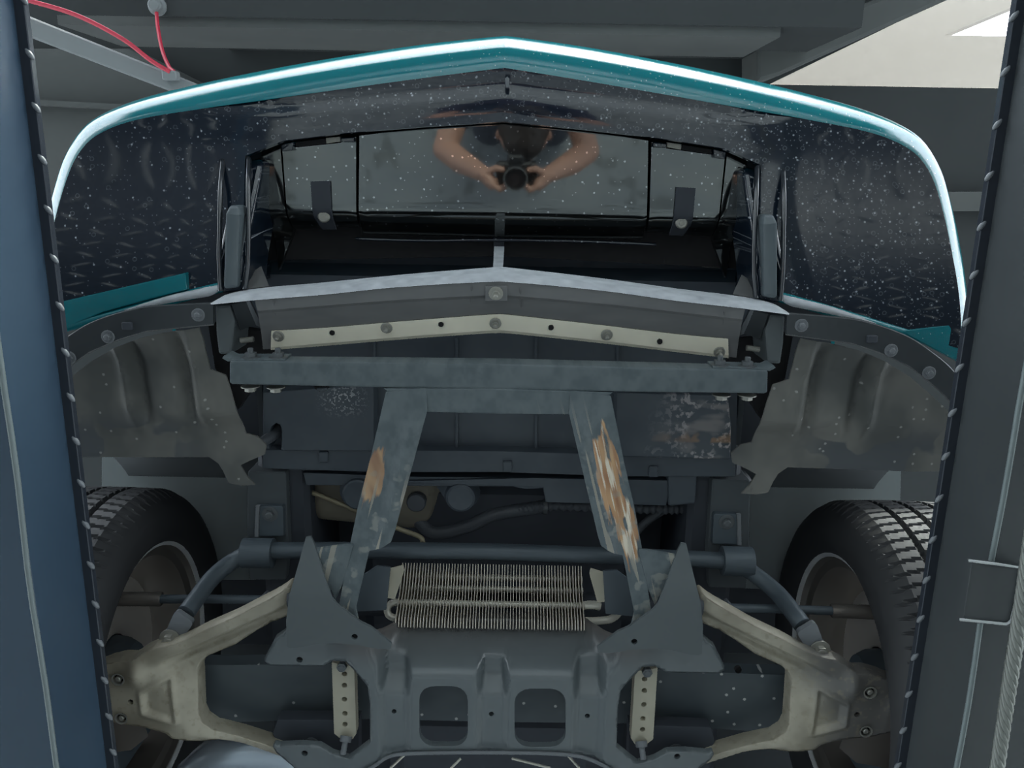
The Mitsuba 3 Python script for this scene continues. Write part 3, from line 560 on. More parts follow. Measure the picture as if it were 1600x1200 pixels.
both('car__dam_tab', hull(np.vstack([np.array(tri), np.array(tri) + [0, 0.003, 0.004]])), 'dam_rubber', 'upright grey tab behind the lip')
dk = xy([(-0.4783,0.2356,2.31),(-0.3745,0.2497,2.31),(-0.3769,0.2926,2.31),(-0.4387,0.3816,2.31),(-0.4571,0.3376,2.31),(-0.4722,0.3106,2.31)])
both('car__bracket_gap_shade', plate(dk, 2.31, 2.33), 'hole_black', 'black sheet for the shade in the gap beside the bracket')  # solid black sheet painting the shade of the gap

# --- tow frame: crossbar, two folded legs, gussets
put('car__tow_frame__crossbar', plate(sym(xy([(-0.0031,0.2627,2.168),(-0.3954,0.2659,2.168),(-0.3975,0.2688,2.168),(-0.3996,0.299,2.168),(-0.396,0.3018,2.168),(-0.0026,0.3036,2.168)])), 2.168, 2.205, 0.003), 'frame_steel', 'blue grey steel crossbar')
put('car__tow_frame__tie_plate', plate(sym(xy([(-0.0027,0.3002,2.17),(-0.1702,0.3032,2.17),(-0.1326,0.3361,2.17),(-0.1077,0.3387,2.17),(-0.0022,0.3398,2.17)])), 2.166, 2.178, 0.002), 'frame_steel', 'steel plate tying both legs below the crossbar')
leg = xy([(-0.1668,0.308,2.166),(-0.1069,0.301,2.166),(-0.1052,0.3342,2.165),(-0.13,0.4291,2.155),(-0.1544,0.5219,2.145),(-0.1592,0.5358,2.143),(-0.1933,0.552,2.14),(-0.2146,0.6441,2.13),(-0.2055,0.6714,2.13),(-0.2401,0.6392,2.13),(-0.2235,0.5494,2.14),(-0.2098,0.4832,2.15),(-0.1896,0.4054,2.157)])
za, zb = 2.166, 2.130
def leg_z(x, y): return (y - 0.30) / (0.63 - 0.30) * (zb - za)
def fold(x, y):
    # ridge line of the folded angle iron
    c = np.abs(np.abs(x) - (0.118 + 0.26 * (y - 0.33)))
    return leg_z(x, y) - 0.011 * sstep(0.020, 0.0, c) * sstep(0.33, 0.36, y)
legm = relief(rounded(leg, 0.003), za, 0.007, fold, 0.009)
both('car__tow_frame__leg', legm, 'frame_steel', 'left folded steel leg with an orange rust scrape', 20, 'right folded steel leg with a long rusty scrape')
rim_ = plate(xy([(-0.1668,0.308,2.166),(-0.1592,0.3079,2.166),(-0.2177,0.5503,2.14),(-0.2245,0.5494,2.14),(-0.2098,0.4832,2.15),(-0.1896,0.4054,2.157)]), za + 0.004, za + 0.035, 0, leg_z)
both('car__tow_frame__leg_flange', rim_, 'frame_steel', None)
gs = plate(xy([(-0.2809,0.5502,2.135),(-0.228,0.5408,2.135),(-0.2164,0.5416,2.135),(-0.2341,0.6059,2.135),(-0.2469,0.6344,2.135),(-0.2522,0.6171,2.135),(-0.2583,0.6216,2.135)]), 2.134, 2.14, 0.001)
both('car__tow_frame__leg_gusset', gs, 'frame_steel', 'triangular gusset welded to the leg')
lip_ = plate(xy([(-0.4063,0.2591,2.19),(-0.397,0.2639,2.19),(-0.3164,0.2624,2.19),(-0.3166,0.2664,2.19),(-0.4011,0.2679,2.19),(-0.4095,0.2631,2.19)]), 2.172, 2.21, 0.001)
both('car__tow_frame__mount_plate', lip_, 'frame_steel', 'thin mounting plate in front of the crossbar')
for px in ([(-0.3705,0.2643,2.185)], [(-0.3294,0.2635,2.185)]):
    both('car__tow_frame__mount_nut', hexbolt(px[0], (0, -1, 0), 0.008, stud=0.007, head=0.006), 'dark_bolt', 'nut in front of the crossbar')
for px in ([(-0.3748,0.3082,2.187)], [(-0.3362,0.3085,2.187)]):
    both('car__tow_frame__mount_bolt', hexbolt(px[0], (0, 1, 0), 0.008, head=0.006), 'zinc_bolt', 'bolt head behind the crossbar')

# --- radiator shroud
put('car__radiator_shroud', plate(sym(xy([(-0.0077,0.2469,2.36),(-0.3952,0.2615,2.36),(-0.4063,0.304,2.36),(-0.4203,0.5077,2.36),(-0.0046,0.5,2.36)])), 2.36, 2.42), 'shroud_plastic', 'dark plastic radiator shroud')
RIB = [[(-0.2172,0.2547,2.352),(-0.2118,0.2546,2.352),(-0.2169,0.4665,2.352),(-0.2225,0.4666,2.352)], [(-0.0777,0.261,2.352),(-0.0723,0.2609,2.352),(-0.0721,0.4638,2.352),(-0.0777,0.4639,2.352)], [(0.0565,0.2586,2.352),(0.0619,0.2585,2.352),(0.0669,0.4613,2.352),(0.0613,0.4614,2.352)], [(0.1953,0.2638,2.352),(0.2007,0.2637,2.352),(0.2103,0.4587,2.352),(0.2047,0.4588,2.352)]]
for q in RIB: add('car__radiator_shroud__rib', plate(xy(q), 2.351, 2.365, 0.001), 'shroud_plastic', 'upright moulded rib')
cover = poly(xy([(-0.3997,0.3537,2.325),(-0.2114,0.337,2.325),(-0.2143,0.4549,2.325),(-0.3738,0.4578,2.325),(-0.4055,0.4538,2.325)]), [Polygon(xy([(-0.3948,0.4582,2.325),(-0.3932,0.4305,2.325),(-0.3879,0.4144,2.325),(-0.38,0.4086,2.325),(-0.3736,0.4119,2.325),(-0.3719,0.421,2.325),(-0.374,0.4602,2.325)]))])
put('car__radiator_shroud__side_cover', plate(cover, 2.322, 2.36, 0.003), 'shroud_plastic', 'left shroud cover with a rounded notch')
cover = xy([(0.1948,0.343,2.325),(0.3824,0.3441,2.325),(0.3919,0.3934,2.325),(0.3961,0.4576,2.325),(0.2002,0.4566,2.325)])
put('car__radiator_shroud__side_cover_001', plate(rounded(cover, 0.003), 2.318, 2.36, 0.003), 'shroud_plastic', 'right shroud cover with pale corrosion')
put('car__radiator_shroud__cover_hole', lathe([(0, 0.004), (0.011, 0.004), (0.0125, -0.0005), (0.0135, -0.0005), (0.0135, 0.006), (0, 0.006)], 24, [(-0.3002,0.338,2.3225)][0]), 'hole_black', 'round hole behind the crossbar')
put('car__radiator_shroud__lower_lip', plate(sym(xy([(-0.0045,0.4545,2.335),(-0.4088,0.4596,2.335),(-0.412,0.4948,2.335),(-0.2114,0.4982,2.335),(-0.0041,0.4943,2.335)])), 2.333, 2.37, 0.003), 'shroud_plastic', 'lower band of the shroud')
for q in ([(-0.3028,0.4675,2.33)], [(0.0147,0.4792,2.33)], [(0.2676,0.4839,2.33)]):
    add('car__radiator_shroud__clip', box(q[0][0] - 0.008, q[0][0] + 0.008, q[0][1] - 0.008, q[0][1] + 0.012, 2.326, 2.34, 0.002), 'shroud_plastic')
pn = [(-0.4219,0.4389,2.3),(-0.3995,0.4356,2.305),(-0.3845,0.4322,2.36)]
put('car__drain_pipe', tube(pn, [0.007, 0.008, 0.012], 14), 'rubber_hose', 'stub of pipe poking out of the notch', True)
# --- lower tray with fan housings
put('car__lower_tray', plate(xy([(-0.3464,0.5075,2.36),(-0.159,0.5113,2.36),(0.3047,0.5099,2.36),(0.3028,0.516,2.36),(0.046,0.5317,2.36),(0.0231,0.5273,2.36),(-0.3418,0.5316,2.36)]), 2.352, 2.40, 0.002), 'shroud_plastic', 'flat tray below the radiator')
put('car__lower_tray__box', plate(xy([(-0.2084,0.52,2.355),(0.0777,0.5267,2.355),(0.083,0.5546,2.355),(0.2977,0.5567,2.355),(0.3059,0.508,2.355),(0.0568,0.5078,2.355)]), 2.347, 2.40, 0.003), 'shroud_plastic', 'shallow box on the tray')
put('car__lower_tray__end_piece', plate(rounded(xy([(0.2921,0.4618,2.345),(0.346,0.4655,2.345),(0.3475,0.5492,2.345),(0.3003,0.5549,2.345)]), 0.004), 2.34, 2.40, 0.004), 'shroud_plastic', 'upright end piece of the tray')
q = [(-0.2487,0.5445,2.36)][0]
put('car__lower_tray__fan_stub', lathe([(0, -0.016), (0.025, -0.018), (0.028, -0.016), (0.03, 0.0), (0.036, 0.002), (0.036, 0.03), (0, 0.03)], 28, q), 'shroud_plastic', 'round stub under the tray')
q = [(-0.068,0.5496,2.36)][0]
put('car__lower_tray__fan_stub_001', lathe([(0, -0.010), (0.022, -0.012), (0.026, -0.010), (0.034, 0.02), (0, 0.02)], 28, q), 'shroud_plastic', 'tapered round stub under the tray')
put('car__lower_tray__funnel', hull(np.vstack([cap_points(q, 0.027, (0, 0, 1)), [(-0.1124,0.5361,2.37),(-0.1032,0.5359,2.37)]])), 'shroud_plastic', 'slanted duct beside the tapered stub')

# --- sump, tubes and hoses
sump = un(m3.Manifold.hull_points(np.vstack([np.asarray(trimesh.creation.icosphere(subdivisions=3, radius=0.05).vertices) * [1, 1, 0.6] + q for q in [(-0.3285,0.5417,2.44),(-0.3228,0.5788,2.43),(-0.169,0.5926,2.43),(-0.1455,0.5384,2.44)]])))
put('car__sump_pan', sump, 'sump_tan', 'rounded tan brown pan', True)
put('car__cooler_line', tube([(-0.3676,0.5202,2.4),(-0.3675,0.5425,2.4),(-0.3573,0.5534,2.39),(-0.3134,0.566,2.38),(-0.2598,0.5845,2.37),(-0.1821,0.6091,2.35),(-0.142,0.6198,2.34),(-0.1335,0.6297,2.335),(-0.1332,0.6545,2.34)], 0.0045, 10), 'brass_tube', 'thin yellowish metal line', True)
put('car__drop_link_hose', tube([(-0.1582,0.6011,2.42),(-0.1501,0.6268,2.42),(-0.1201,0.6484,2.42),(-0.0597,0.6342,2.42),(-0.0058,0.6086,2.42),(0.0839,0.5915,2.42)], 0.0125, 12), 'rubber_hose', 'black rubber hose sagging in the middle', True)
hp = crom([(-0.0058,0.6086,2.42),(0.0837,0.5894,2.415),(0.2143,0.5874,2.41),(0.3333,0.5877,2.41),(0.4063,0.5778,2.42),(0.4538,0.5426,2.43)], 40)
put('car__corrugated_hose', tube(hp, 0.009 + 0.0018 * np.sin(np.arange(len(hp)) * 1.6), 12, 0), 'rubber_hose', 'corrugated black hose below the tray', True)
put('car__cable_loop', tube([(0.147,0.6212,2.45),(0.145,0.6677,2.45),(0.1559,0.6944,2.45),(0.1934,0.7018,2.45),(0.2234,0.6796,2.45)], 0.006, 8), 'rubber_hose', 'thin black cable loop', True)
put('car__cable_loop_001', tube([(0.2505,0.6591,2.43),(0.2789,0.6232,2.43),(0.3136,0.5965,2.43)], 0.008, 8), 'rubber_hose', 'slanting black hose at the right', True)
put('car__wide_hose', tube([(0.3551,0.5895,2.4),(0.3999,0.557,2.4),(0.452,0.5161,2.41)], 0.016, 12), 'rubber_hose', 'thick black hose by the right liner', True)
put('car__hose_clamp', lathe([(0.0125, -0.004), (0.0155, -0.004), (0.0155, 0.004), (0.0125, 0.004)], 20, [(0.0863,0.5914,2.42)][0], 'x'), 'dark_bolt', 'clamp around the corrugated hose')
q = [(-0.152,0.5777,2.41)][0]
put('car__hose_elbow', lathe([(0, -0.02), (0.016, -0.02), (0.018, -0.017), (0.018, 0.05), (0, 0.05)], 20, q), 'rubber_hose', 'dark fitting at the top of the sagging hose')

# --- stabiliser bar with mounts and end links
put('car__stabiliser_bar', tube([(-0.5011,0.6883,2.182),(-0.4974,0.6834,2.2),(-0.4866,0.6686,2.26),(-0.4644,0.6559,2.3),(-0.4297,0.6406,2.31),(-0.4015,0.6377,2.31),(-0.1993,0.6338,2.31),(-0.0063,0.6326,2.31),(0.1824,0.6363,2.31),(0.3792,0.6412,2.31),(0.419,0.6465,2.31),(0.4513,0.6629,2.3),(0.4793,0.6765,2.26),(0.4906,0.684,2.2),(0.4967,0.6908,2.182)], 0.0145, 16), 'bar_steel', 'dark steel stabiliser bar across the car', True)
bush = hull(np.vstack([cap_points(q, 0.026, (1, 0, 0), 20) for q in [(-0.4468,0.6434,2.31),(-0.3939,0.6424,2.31)]]))
both('car__stabiliser_mount', bush, 'bar_steel', 'rounded clamp around the stabiliser bar')
horn = plate(rounded(xy([(-0.4402,0.5025,2.345),(-0.3727,0.5013,2.345),(-0.3752,0.6415,2.345),(-0.3833,0.7111,2.345),(-0.4509,0.7124,2.345),(-0.4512,0.6429,2.345)]), 0.004), 2.34, 2.48, 0.004)
both('car__frame_horn', horn, 'wheel_well', 'dark frame horn above the stabiliser mount')
pl_ = plate(rounded(xy([(-0.4211,0.5621,2.33),(-0.3773,0.5613,2.33),(-0.3791,0.6197,2.33),(-0.4268,0.6206,2.33)]), 0.004), 2.328, 2.342, 0.002)
both('car__frame_horn__mount_plate', pl_, 'bar_steel', 'plate bolted under the frame horn')
both('car__frame_horn__bolt', hexbolt([(-0.4011,0.5766,2.328)][0], (0, 0, -1), 0.008), 'dark_bolt', 'bolt head')
both('car__frame_horn__edge_strip', plate(xy([(-0.4239,0.5601,2.325),(-0.4172,0.56,2.325),(-0.4229,0.6182,2.325),(-0.4297,0.6184,2.325)]), 2.322, 2.33, 0.001), 'link_grey', None)
link = relief(rounded(xy([(-0.5114,0.6756,2.2),(-0.4791,0.6912,2.2),(-0.4968,0.7172,2.165),(-0.502,0.7303,2.16),(-0.5253,0.7377,2.16),(-0.5386,0.7264,2.16),(-0.5357,0.7156,2.165),(-0.5223,0.7036,2.18)]), 0.006), 2.158, 0.010, lambda x, y: 0.05 * sstep(0.70, 0.62, y) + 0 * x, 0.01)
a, b = both('car__stabiliser_link', link, 'link_grey', 'flattened end of the stabiliser bar', 40)
lb = hexbolt([(-0.5183,0.7185,2.157)][0], (0, 0.1, -1), 0.0095, head=0.008)
for k, m in ((a, lb), (b, mirror(lb))): put(k + '__bolt', m, 'zinc_bolt', 'bolt head on a round washer')
h1 = disc_hole([(-0.508,0.705,2.175)][0], 0.0045)
for k, m in ((a, h1), (b, mirror(h1))): put(k + '__hole', m, 'hole_black')

# --- steering: rack, bellows, tie rods
tr = tube([(-0.6877,0.7122,2.26),(-0.5884,0.7079,2.26),(-0.5818,0.7078,2.26),(-0.396,0.7054,2.26)], [0.0115, 0.0115, 0.0075, 0.0072, 0.0072, 0.0072, 0.0072], 12, 0)
both('car__tie_rod', tube([(-0.5851,0.7078,2.26),(-0.4894,0.706,2.26),(-0.3905,0.7053,2.26)], 0.0075, 12, 0), 'bar_steel', 'blue grey steering tie rod', True)
both('car__tie_rod_end', tube([(-0.7094,0.7102,2.26),(-0.5752,0.7076,2.26)], 0.012, 12, 0), 'rim_grey', 'thicker end of the tie rod', True)
x0 = [(-0.4015,0.7055,2.26)][0]
bel = lathe([(0.009 + 0.006 * (i % 2) + 0.0012 * i, 0.007 * i) for i in range(12)], 20, x0, 'x')
both('car__rack_bellows', bel, 'rubber_hose', 'ribbed rubber bellows of the steering rack')
put('car__steering_rack', tube([(-0.3811,0.731,2.3),(-0.0004,0.7299,2.3),(0.3725,0.7315,2.3)], 0.022, 14, 0), 'underbody_black', 'dark steering rack', True)

# --- oil cooler between the tow legs
fy0, fy1 = [(-0.0011,0.6494,2.29)][0][1], [(0.0019,0.7186,2.195)][0][1]
prof = []
fin_pts = [(fy0, 2.295), (fy0 + 0.03, 2.262), (fy1 - 0.016, 2.205), (fy1 - 0.004, 2.196), (fy1, 2.20), (fy1 + 0.004, 2.215), (fy1 + 0.01, 2.25), (fy0 + 0.05, 2.33)]
fp = np.array(fin_pts); P2 = plate([tuple(c) for c in fp], -0.00065, 0.00065)
v = np.asarray(P2.vertices); finm = tm(np.column_stack([v[:, 2], v[:, 0], v[:, 1]]), P2.faces)
d_fin = mikit.ply(finm, 'fin_aluminium', smooth=False)
xa, xb = [(-0.1647,0.7119,2.2)][0][0], [(0.1459,0.7094,2.2)][0][0]
labels['car__oil_cooler'] = {'label': 'finned aluminium oil cooler'}
NF = 62
for i in range(NF):
    k = 'car__oil_cooler__fin' + ('_%03d' % i if i else '')
    scene[k] = {**d_fin, 'to_world': T().translate([xa + (xb - xa) * i / (NF - 1) + float(rng.normal(0, 0.0003)), 0, 0])}
tb = []
ty = [([(0.0005,0.699,2.247)][0][1], 2.247), ([(0.001,0.7198,2.233)][0][1], 2.233), ([(-0.0005,0.6919,2.285)][0][1], 2.285), ([(-0.0011,0.6803,2.305)][0][1], 2.305)]
for i, (y, z) in enumerate(ty):
    put(numbered('car__oil_cooler__tube'), tube([(xa - 0.004, y, z), (0, y, z), (xb + (0.03 if i == 0 else 0.004), y, z)], 0.0058, 12, 0), 'tube_alu', 'pale cooling tube', True)
(yA, zA), (yB, zB) = ty[0], ty[1]
ub = [(xa, yA, zA), (xa - 0.006, yA, zA)] + [(xa - 0.006 - 0.0135 * math.sin(t), (yA + yB) / 2 - (yB - yA) / 2 * math.cos(t), (zA + zB) / 2 - (zB - zA) / 2 * math.cos(t)) for t in np.linspace(0.2, math.pi - 0.2, 8)] + [(xa - 0.006, yB, zB), (xa, yB, zB)]
put('car__oil_cooler__return_bend', tube(ub, 0.0062, 12, 3), 'tube_alu', 'U-shaped pale tube bend', True)
put('car__oil_cooler__outlet_tube', tube([(xb, yB, zB)] + [(0.1734,0.7223,2.239),(0.1949,0.7183,2.239),(0.2072,0.7095,2.245),(0.2029,0.6991,2.25)], 0.0065, 12), 'tube_alu', 'pale outlet tube curling up at the right', True)
put('car__oil_cooler__outlet_tube_001', tube([(xb, yA, zA)] + [(0.164,0.7004,2.253),(0.1773,0.7037,2.253)], 0.0072, 12), 'tube_alu', 'short pale outlet tube', True)
br = [(-0.1601,0.6355,2.285),(-0.1579,0.6402,2.285),(-0.1662,0.6737,2.215),(-0.179,0.6798,2.215),(-0.1754,0.6672,2.235),(-0.1816,0.654,2.25),(-0.1984,0.6468,2.275)]
flg = hull(np.array([(-0.1585,0.6367,2.29),(-0.1587,0.6439,2.29),(-0.1684,0.6773,2.215),(-0.1821,0.6775,2.215),(-0.1813,0.6524,2.27),(-0.1963,0.648,2.275)]))
flg = relief(xy([(-0.1578,0.633,2.285),(-0.1557,0.6402,2.285),(-0.1684,0.6796,2.215),(-0.1832,0.6776,2.215),(-0.1813,0.65,2.27),(-0.2019,0.6432,2.27)]), 2.21, 0.003, lambda x, y: (fy1 - 0.02 - y) * 0.66, 0.01)
both('car__oil_cooler__end_flange', flg, 'zinc_bracket', 'pale folded end flange')
arm_ = relief(xy([(-0.1772,0.6301,2.245),(-0.1817,0.6942,2.245),(-0.2338,0.6976,2.245),(-0.2259,0.6451,2.245),(-0.1997,0.6282,2.245)]), 2.243, 0.004, lambda x, y: (0.62 - y) * 0.4, 0.015)
both('car__oil_cooler__mount_plate', arm_, 'bar_steel', 'dark mounting plate of the cooler')

# --- crossmember: pressed steel with two windows, dimples and a sloping front
cm = sym(xy([(-0.0028,0.7121,2.132),(-0.0729,0.7135,2.132),(-0.133,0.7147,2.132),(-0.159,0.713,2.132),(-0.1748,0.7043,2.132),(-0.2023,0.6847,2.132),(-0.2272,0.6852,2.132),(-0.3218,0.6848,2.132),(-0.3447,0.7031,2.132),(-0.3627,0.7373,2.132),(-0.3631,0.7452,2.132),(-0.3554,0.7508,2.132),(-0.307,0.751,2.132),(-0.2706,0.7502,2.132),(-0.2541,0.7397,2.132),(-0.234,0.7393,2.132),(-0.2184,0.7572,2.132),(-0.2009,0.7821,2.132),(-0.1977,0.8146,2.132),(-0.1995,0.8856,2.132),(-0.2357,0.9177,2.132),(-0.2625,0.911,2.132),(-0.2827,0.8969,2.132),(-0.3137,0.8951,2.132),(-0.3471,0.8982,2.132),(-0.3563,0.896,2.132),(-0.3583,0.8769,2.132),(-0.3476,0.8505,2.132),(-0.3528,0.8506,2.132),(-0.364,0.8865,2.132),(-0.3539,0.9104,2.132),(-0.3282,0.9367,2.132),(-0.3043,0.9632,2.132),(-0.2203,0.9615,2.132),(-0.1923,0.9302,2.132),(-0.1711,0.9128,2.132),(-0.146,0.9062,2.132),(-0.0941,0.9027,2.132),(-0.0028,0.9009,2.132)]))
win = [rounded(xy([(-0.1187,0.7805,2.132),(-0.0416,0.779,2.132),(-0.0412,0.8896,2.132),(-0.1199,0.8912,2.132)]), 0.024), rounded(xy([(0.0325,0.7821,2.132),(0.1136,0.7805,2.132),(0.1171,0.8876,2.132),(0.0344,0.8893,2.132)]), 0.024)]
ycr = [(-0.0022,0.7644,2.132)][0][1]
def cm_z(x, y):
    ax = np.abs(x)
    dim = 0
    for xc in ([(-0.1584,0.7905,2.132)][0][0], [(-0.002,0.7874,2.132)][0][0], [(0.1514,0.7867,2.132)][0][0]):
        w = sstep(0.026, 0.016, np.abs(x - xc))
        dim = dim + w
    slope = np.maximum(0.10 * sstep(0, 1, (ycr - y) / 0.055) * sstep(0.20, 0.14, ax), dim * 0.034 * np.clip((ycr + 0.036 - y) / 0.036, 0, 1))
    dim = dim * 0.006 * sstep(0, 0.01, y - ycr)
    foot = -0.006 * sstep(0.004, 0.0, np.abs(y - 0.89)) * 0
    wing = 0.008 * sstep(0.27, 0.33, ax) * 0
    return slope + dim + 0.004 * sstep(0.0, 0.05, ax - 0.22)
HC1 = [(-0.1603,0.8317,2.147),(-0.0039,0.8333,2.147),(0.1505,0.8338,2.147)]; HC2 = [(-0.3075,0.7399,2.136),(0.3856,0.7456,2.136),(-0.3072,0.9115,2.136),(0.2992,0.9052,2.136)]
cmm = relief(poly(rounded(cm, 0.003), win + [circle(q[0], q[1], 0.0042, 12) for q in HC1] + [circle(q[0], q[1], 0.0052, 12) for q in HC2]), 2.132, 0.012, cm_z, 0.006)
put('car__crossmember', cmm, 'crossmember_paint', 'grey pressed steel crossmember with two windows', 40)
labels['car__crossmember'] = {'label': 'grey pressed steel crossmember with two windows'}
for q in HC1: add('car__crossmember__bolt_hole', disc_hole((q[0], q[1], q[2]), 0.0042), 'hole_black', 'small round hole')
for q in HC2: add('car__crossmember__bolt_hole', disc_hole(q, 0.0052), 'hole_black', 'small round hole')
put('car__crossmember__rear_flange', tube([(-0.219,0.9433,2.128),(-0.1915,0.9257,2.128),(-0.1704,0.9095,2.128),(-0.1434,0.903,2.128),(-0.073,0.8991,2.128),(-0.0027,0.8977,2.128),(0.0821,0.8972,2.128),(0.1339,0.9009,2.128),(0.1601,0.9089,2.128),(0.1866,0.9229,2.128),(0.2135,0.9418,2.128)], 0.003, 8), 'link_grey', 'bright rolled rear edge', True)
gp = xy([(-0.2886,0.5312,2.108),(-0.281,0.53,2.108),(-0.2757,0.5402,2.108),(-0.262,0.5754,2.108),(-0.2462,0.6152,2.108),(-0.2389,0.6257,2.108),(-0.204,0.6551,2.108),(-0.1877,0.6635,2.108),(-0.157,0.6913,2.108),(-0.1592,0.7001,2.108),(-0.1788,0.7005,2.108),(-0.2139,0.6935,2.108),(-0.2432,0.6919,2.108),(-0.2707,0.6935,2.108),(-0.2945,0.6995,2.108),(-0.3132,0.702,2.108),(-0.318,0.6988,2.108),(-0.3167,0.6552,2.108),(-0.3097,0.6122,2.108),(-0.3004,0.5782,2.108)])
bendz = lambda x, y: 0.03 * sstep(0.62, 0.52, y)
a, b = both('car__front_gusset', relief(gp, 2.108, 0.005, bendz, 0.02, [circle(*[(-0.2135,0.6803,2.108)][0][:2], 0.0048, 12)]), 'gusset_paint', 'grey triangular gusset plate', 25)
h1 = disc_hole([(-0.2135,0.6803,2.108)][0], 0.0048)
for k, m in ((a, h1), (b, mirror(h1))): put(k + '__hole', m, 'hole_black', 'small round hole')
# perforated brackets
pb = xy([(-0.2617,0.7547,2.155),(-0.2495,0.758,2.155),(-0.2291,0.7611,2.155),(-0.2252,0.7703,2.155),(-0.2256,0.887,2.155),(-0.2323,0.8981,2.155),(-0.2513,0.8985,2.155),(-0.2625,0.8877,2.155)])
a, b = both('car__spring_bracket', plate(rounded(pb, 0.002), 2.154, 2.175, 0.0012, None, [circle(q[0], q[1], 0.0042, 14) for q in [(-0.2417,0.7758,2.154),(-0.2424,0.7969,2.154),(-0.2433,0.8229,2.154),(-0.2431,0.8491,2.154),(-0.2438,0.8696,2.154)]]), 'zinc_bracket', 'cream coloured bracket with a row of holes')
for py in [(-0.2417,0.7758,2.154),(-0.2424,0.7969,2.154),(-0.2433,0.8229,2.154),(-0.2431,0.8491,2.154),(-0.2438,0.8696,2.154)]:
    h1 = disc_hole(py, 0.0042, deep=0.018)
    for k, m in ((a, h1), (b, mirror(h1))): put(numbered(k + '__hole'), m, 'hole_black')
nb = hexbolt([(-0.2441,0.76,2.153)][0], (0, 0, -1), 0.0075, washer=False)
for k, m in ((a, nb), (b, mirror(nb))): put(k + '__nut', m, 'dark_bolt', 'dark nut')
q0, q1 = [np.array(p) for p in [(-0.2419,0.8899,2.152),(-0.2444,0.9106,2.135)]]
sb = join(tube([q0, q0 + (q1 - q0) * 0.35], 0.0095, 14, 0), tube([q0, q1], 0.0048, 12, 0), tube([q1, q1 + (q1 - q0) * 0.06], [0.0048, 0.0032], 12, 0))
for k, m in ((a, sb), (b, mirror(sb))): put(k + '__stud', m, 'link_grey', 'grey threaded stud')
# transverse leaf spring
lf = relief(sym(xy([(0.0022,0.8023,2.225),(-0.2767,0.8029,2.225),(-0.5164,0.8027,2.225),(-0.5298,0.9157,2.225),(-0.2807,0.9107,2.225),(0.0036,0.9127,2.225)])), 2.225, 0.03, lambda x, y: -0.012 * sstep(0.2, 0.5, np.abs(x)), 0.03)
put('car__leaf_spring', lf, 'leaf_fibre', 'dark speckled transverse leaf spring', 40)

# --- lower control arms
arm_out = xy([(-0.316,0.6118,2.135),(-0.3293,0.6219,2.135),(-0.3599,0.6388,2.135),(-0.4031,0.6638,2.135),(-0.4527,0.6881,2.135),(-0.484,0.7055,2.135),(-0.5131,0.7173,2.135),(-0.5356,0.7211,2.135),(-0.5524,0.7293,2.135),(-0.5654,0.7386,2.135),(-0.5718,0.7422,2.135),(-0.5901,0.7437,2.135),(-0.6119,0.7498,2.135),(-0.6407,0.7629,2.135),(-0.6499,0.8469,2.135),(-0.6098,0.858,2.135),(-0.565,0.8642,2.135),(-0.5288,0.8754,2.135),(-0.5193,0.8848,2.135),(-0.4886,0.8902,2.135),(-0.4379,0.9073,2.135),(-0.3667,0.9375,2.135),(-0.3052,0.9657,2.135),(-0.283,0.9382,2.135),(-0.345,0.9224,2.135),(-0.3756,0.9096,2.135),(-0.4264,0.8913,2.135),(-0.4565,0.8764,2.135),(-0.4708,0.8611,2.135),(-0.4759,0.847,2.135),(-0.4772,0.8106,2.135),(-0.4775,0.7758,2.135),(-0.4722,0.7596,2.135),(-0.4591,0.7468,2.135),(-0.4153,0.7266,2.135),(-0.3524,0.6817,2.135),(-0.3232,0.6755,2.135)])
X0 = np.array
fa, fb = [np.array(p[:2]) for p in [(-0.3176,0.6435,2.135),(-0.5543,0.7601,2.135)]]
ra, rb = [np.array(p[:2]) for p in [(-0.3149,0.9487,2.135),(-0.4978,0.876,2.135)]]
pk = [np.array(p[:2]) for p in [(-0.5601,0.8006,2.135),(-0.5164,0.7789,2.135),(-0.5125,0.8537,2.135),(-0.5605,0.8381,2.135)]]
PK = Polygon(pk)
import shapely
def segd(a, b, x, y):
    d = b - a; L = np.linalg.norm(d); t = ((x - a[0]) * d[0] + (y - a[1]) * d[1]) / L / L
    return ((x - a[0]) * d[1] - (y - a[1]) * d[0]) / L, t
def arm_z(x, y):
    s, t = segd(fa, fb, x, y); inn = sstep(-0.05, 0.05, t) * sstep(1.0, 0.75, t)
    z = 0.03 * sstep(-0.012, -0.022, -np.abs(s) * np.sign(1) ) * 0
    # front leg: raised web along its rear side, a groove along its front side
    z = z + inn * (0.022 * sstep(-0.001, 0.010, s) + 0.006 * sstep(0.006, 0.0, np.abs(s - 0.004)) - 0.004 * sstep(0.004, 0.0, np.abs(s - 0.020)))
    s2, t2 = segd(ra, rb, x, y); inn2 = sstep(-0.2, 0.0, t2) * sstep(1.0, 0.7, t2)
    z = z + inn2 * 0.014 * sstep(-0.002, 0.008, s2)
    d = shapely.distance(PK.exterior, shapely.points(x, y)); ins = shapely.contains_xy(PK, x, y)
    sd = np.where(ins, d, -d)
    z = z - 0.004 * sstep(0.006, 0.0, np.abs(sd + 0.003)) + 0.006 * sstep(0.0, 0.005, sd)
    lump = np.exp(-(((x - [(-0.566,0.7661,2.135)][0][0]) / 0.014) ** 2 + ((y - [(-0.566,0.7661,2.135)][0][1]) / 0.022) ** 2))
    return z - 0.012 * lump + 0.03 * sstep(0.35, 0.30, np.abs(x)) * 0.5
arm = relief(rounded(arm_out, 0.004), 2.132, 0.03, arm_z, 0.0042, [circle(*[(-0.5946,0.7766,2.131)][0][:2], 0.0088, 16), circle(*[(-0.5966,0.8476,2.131)][0][:2], 0.0085, 16), circle(*[(-0.5799,0.8187,2.132)][0][:2], 0.0048, 12)])
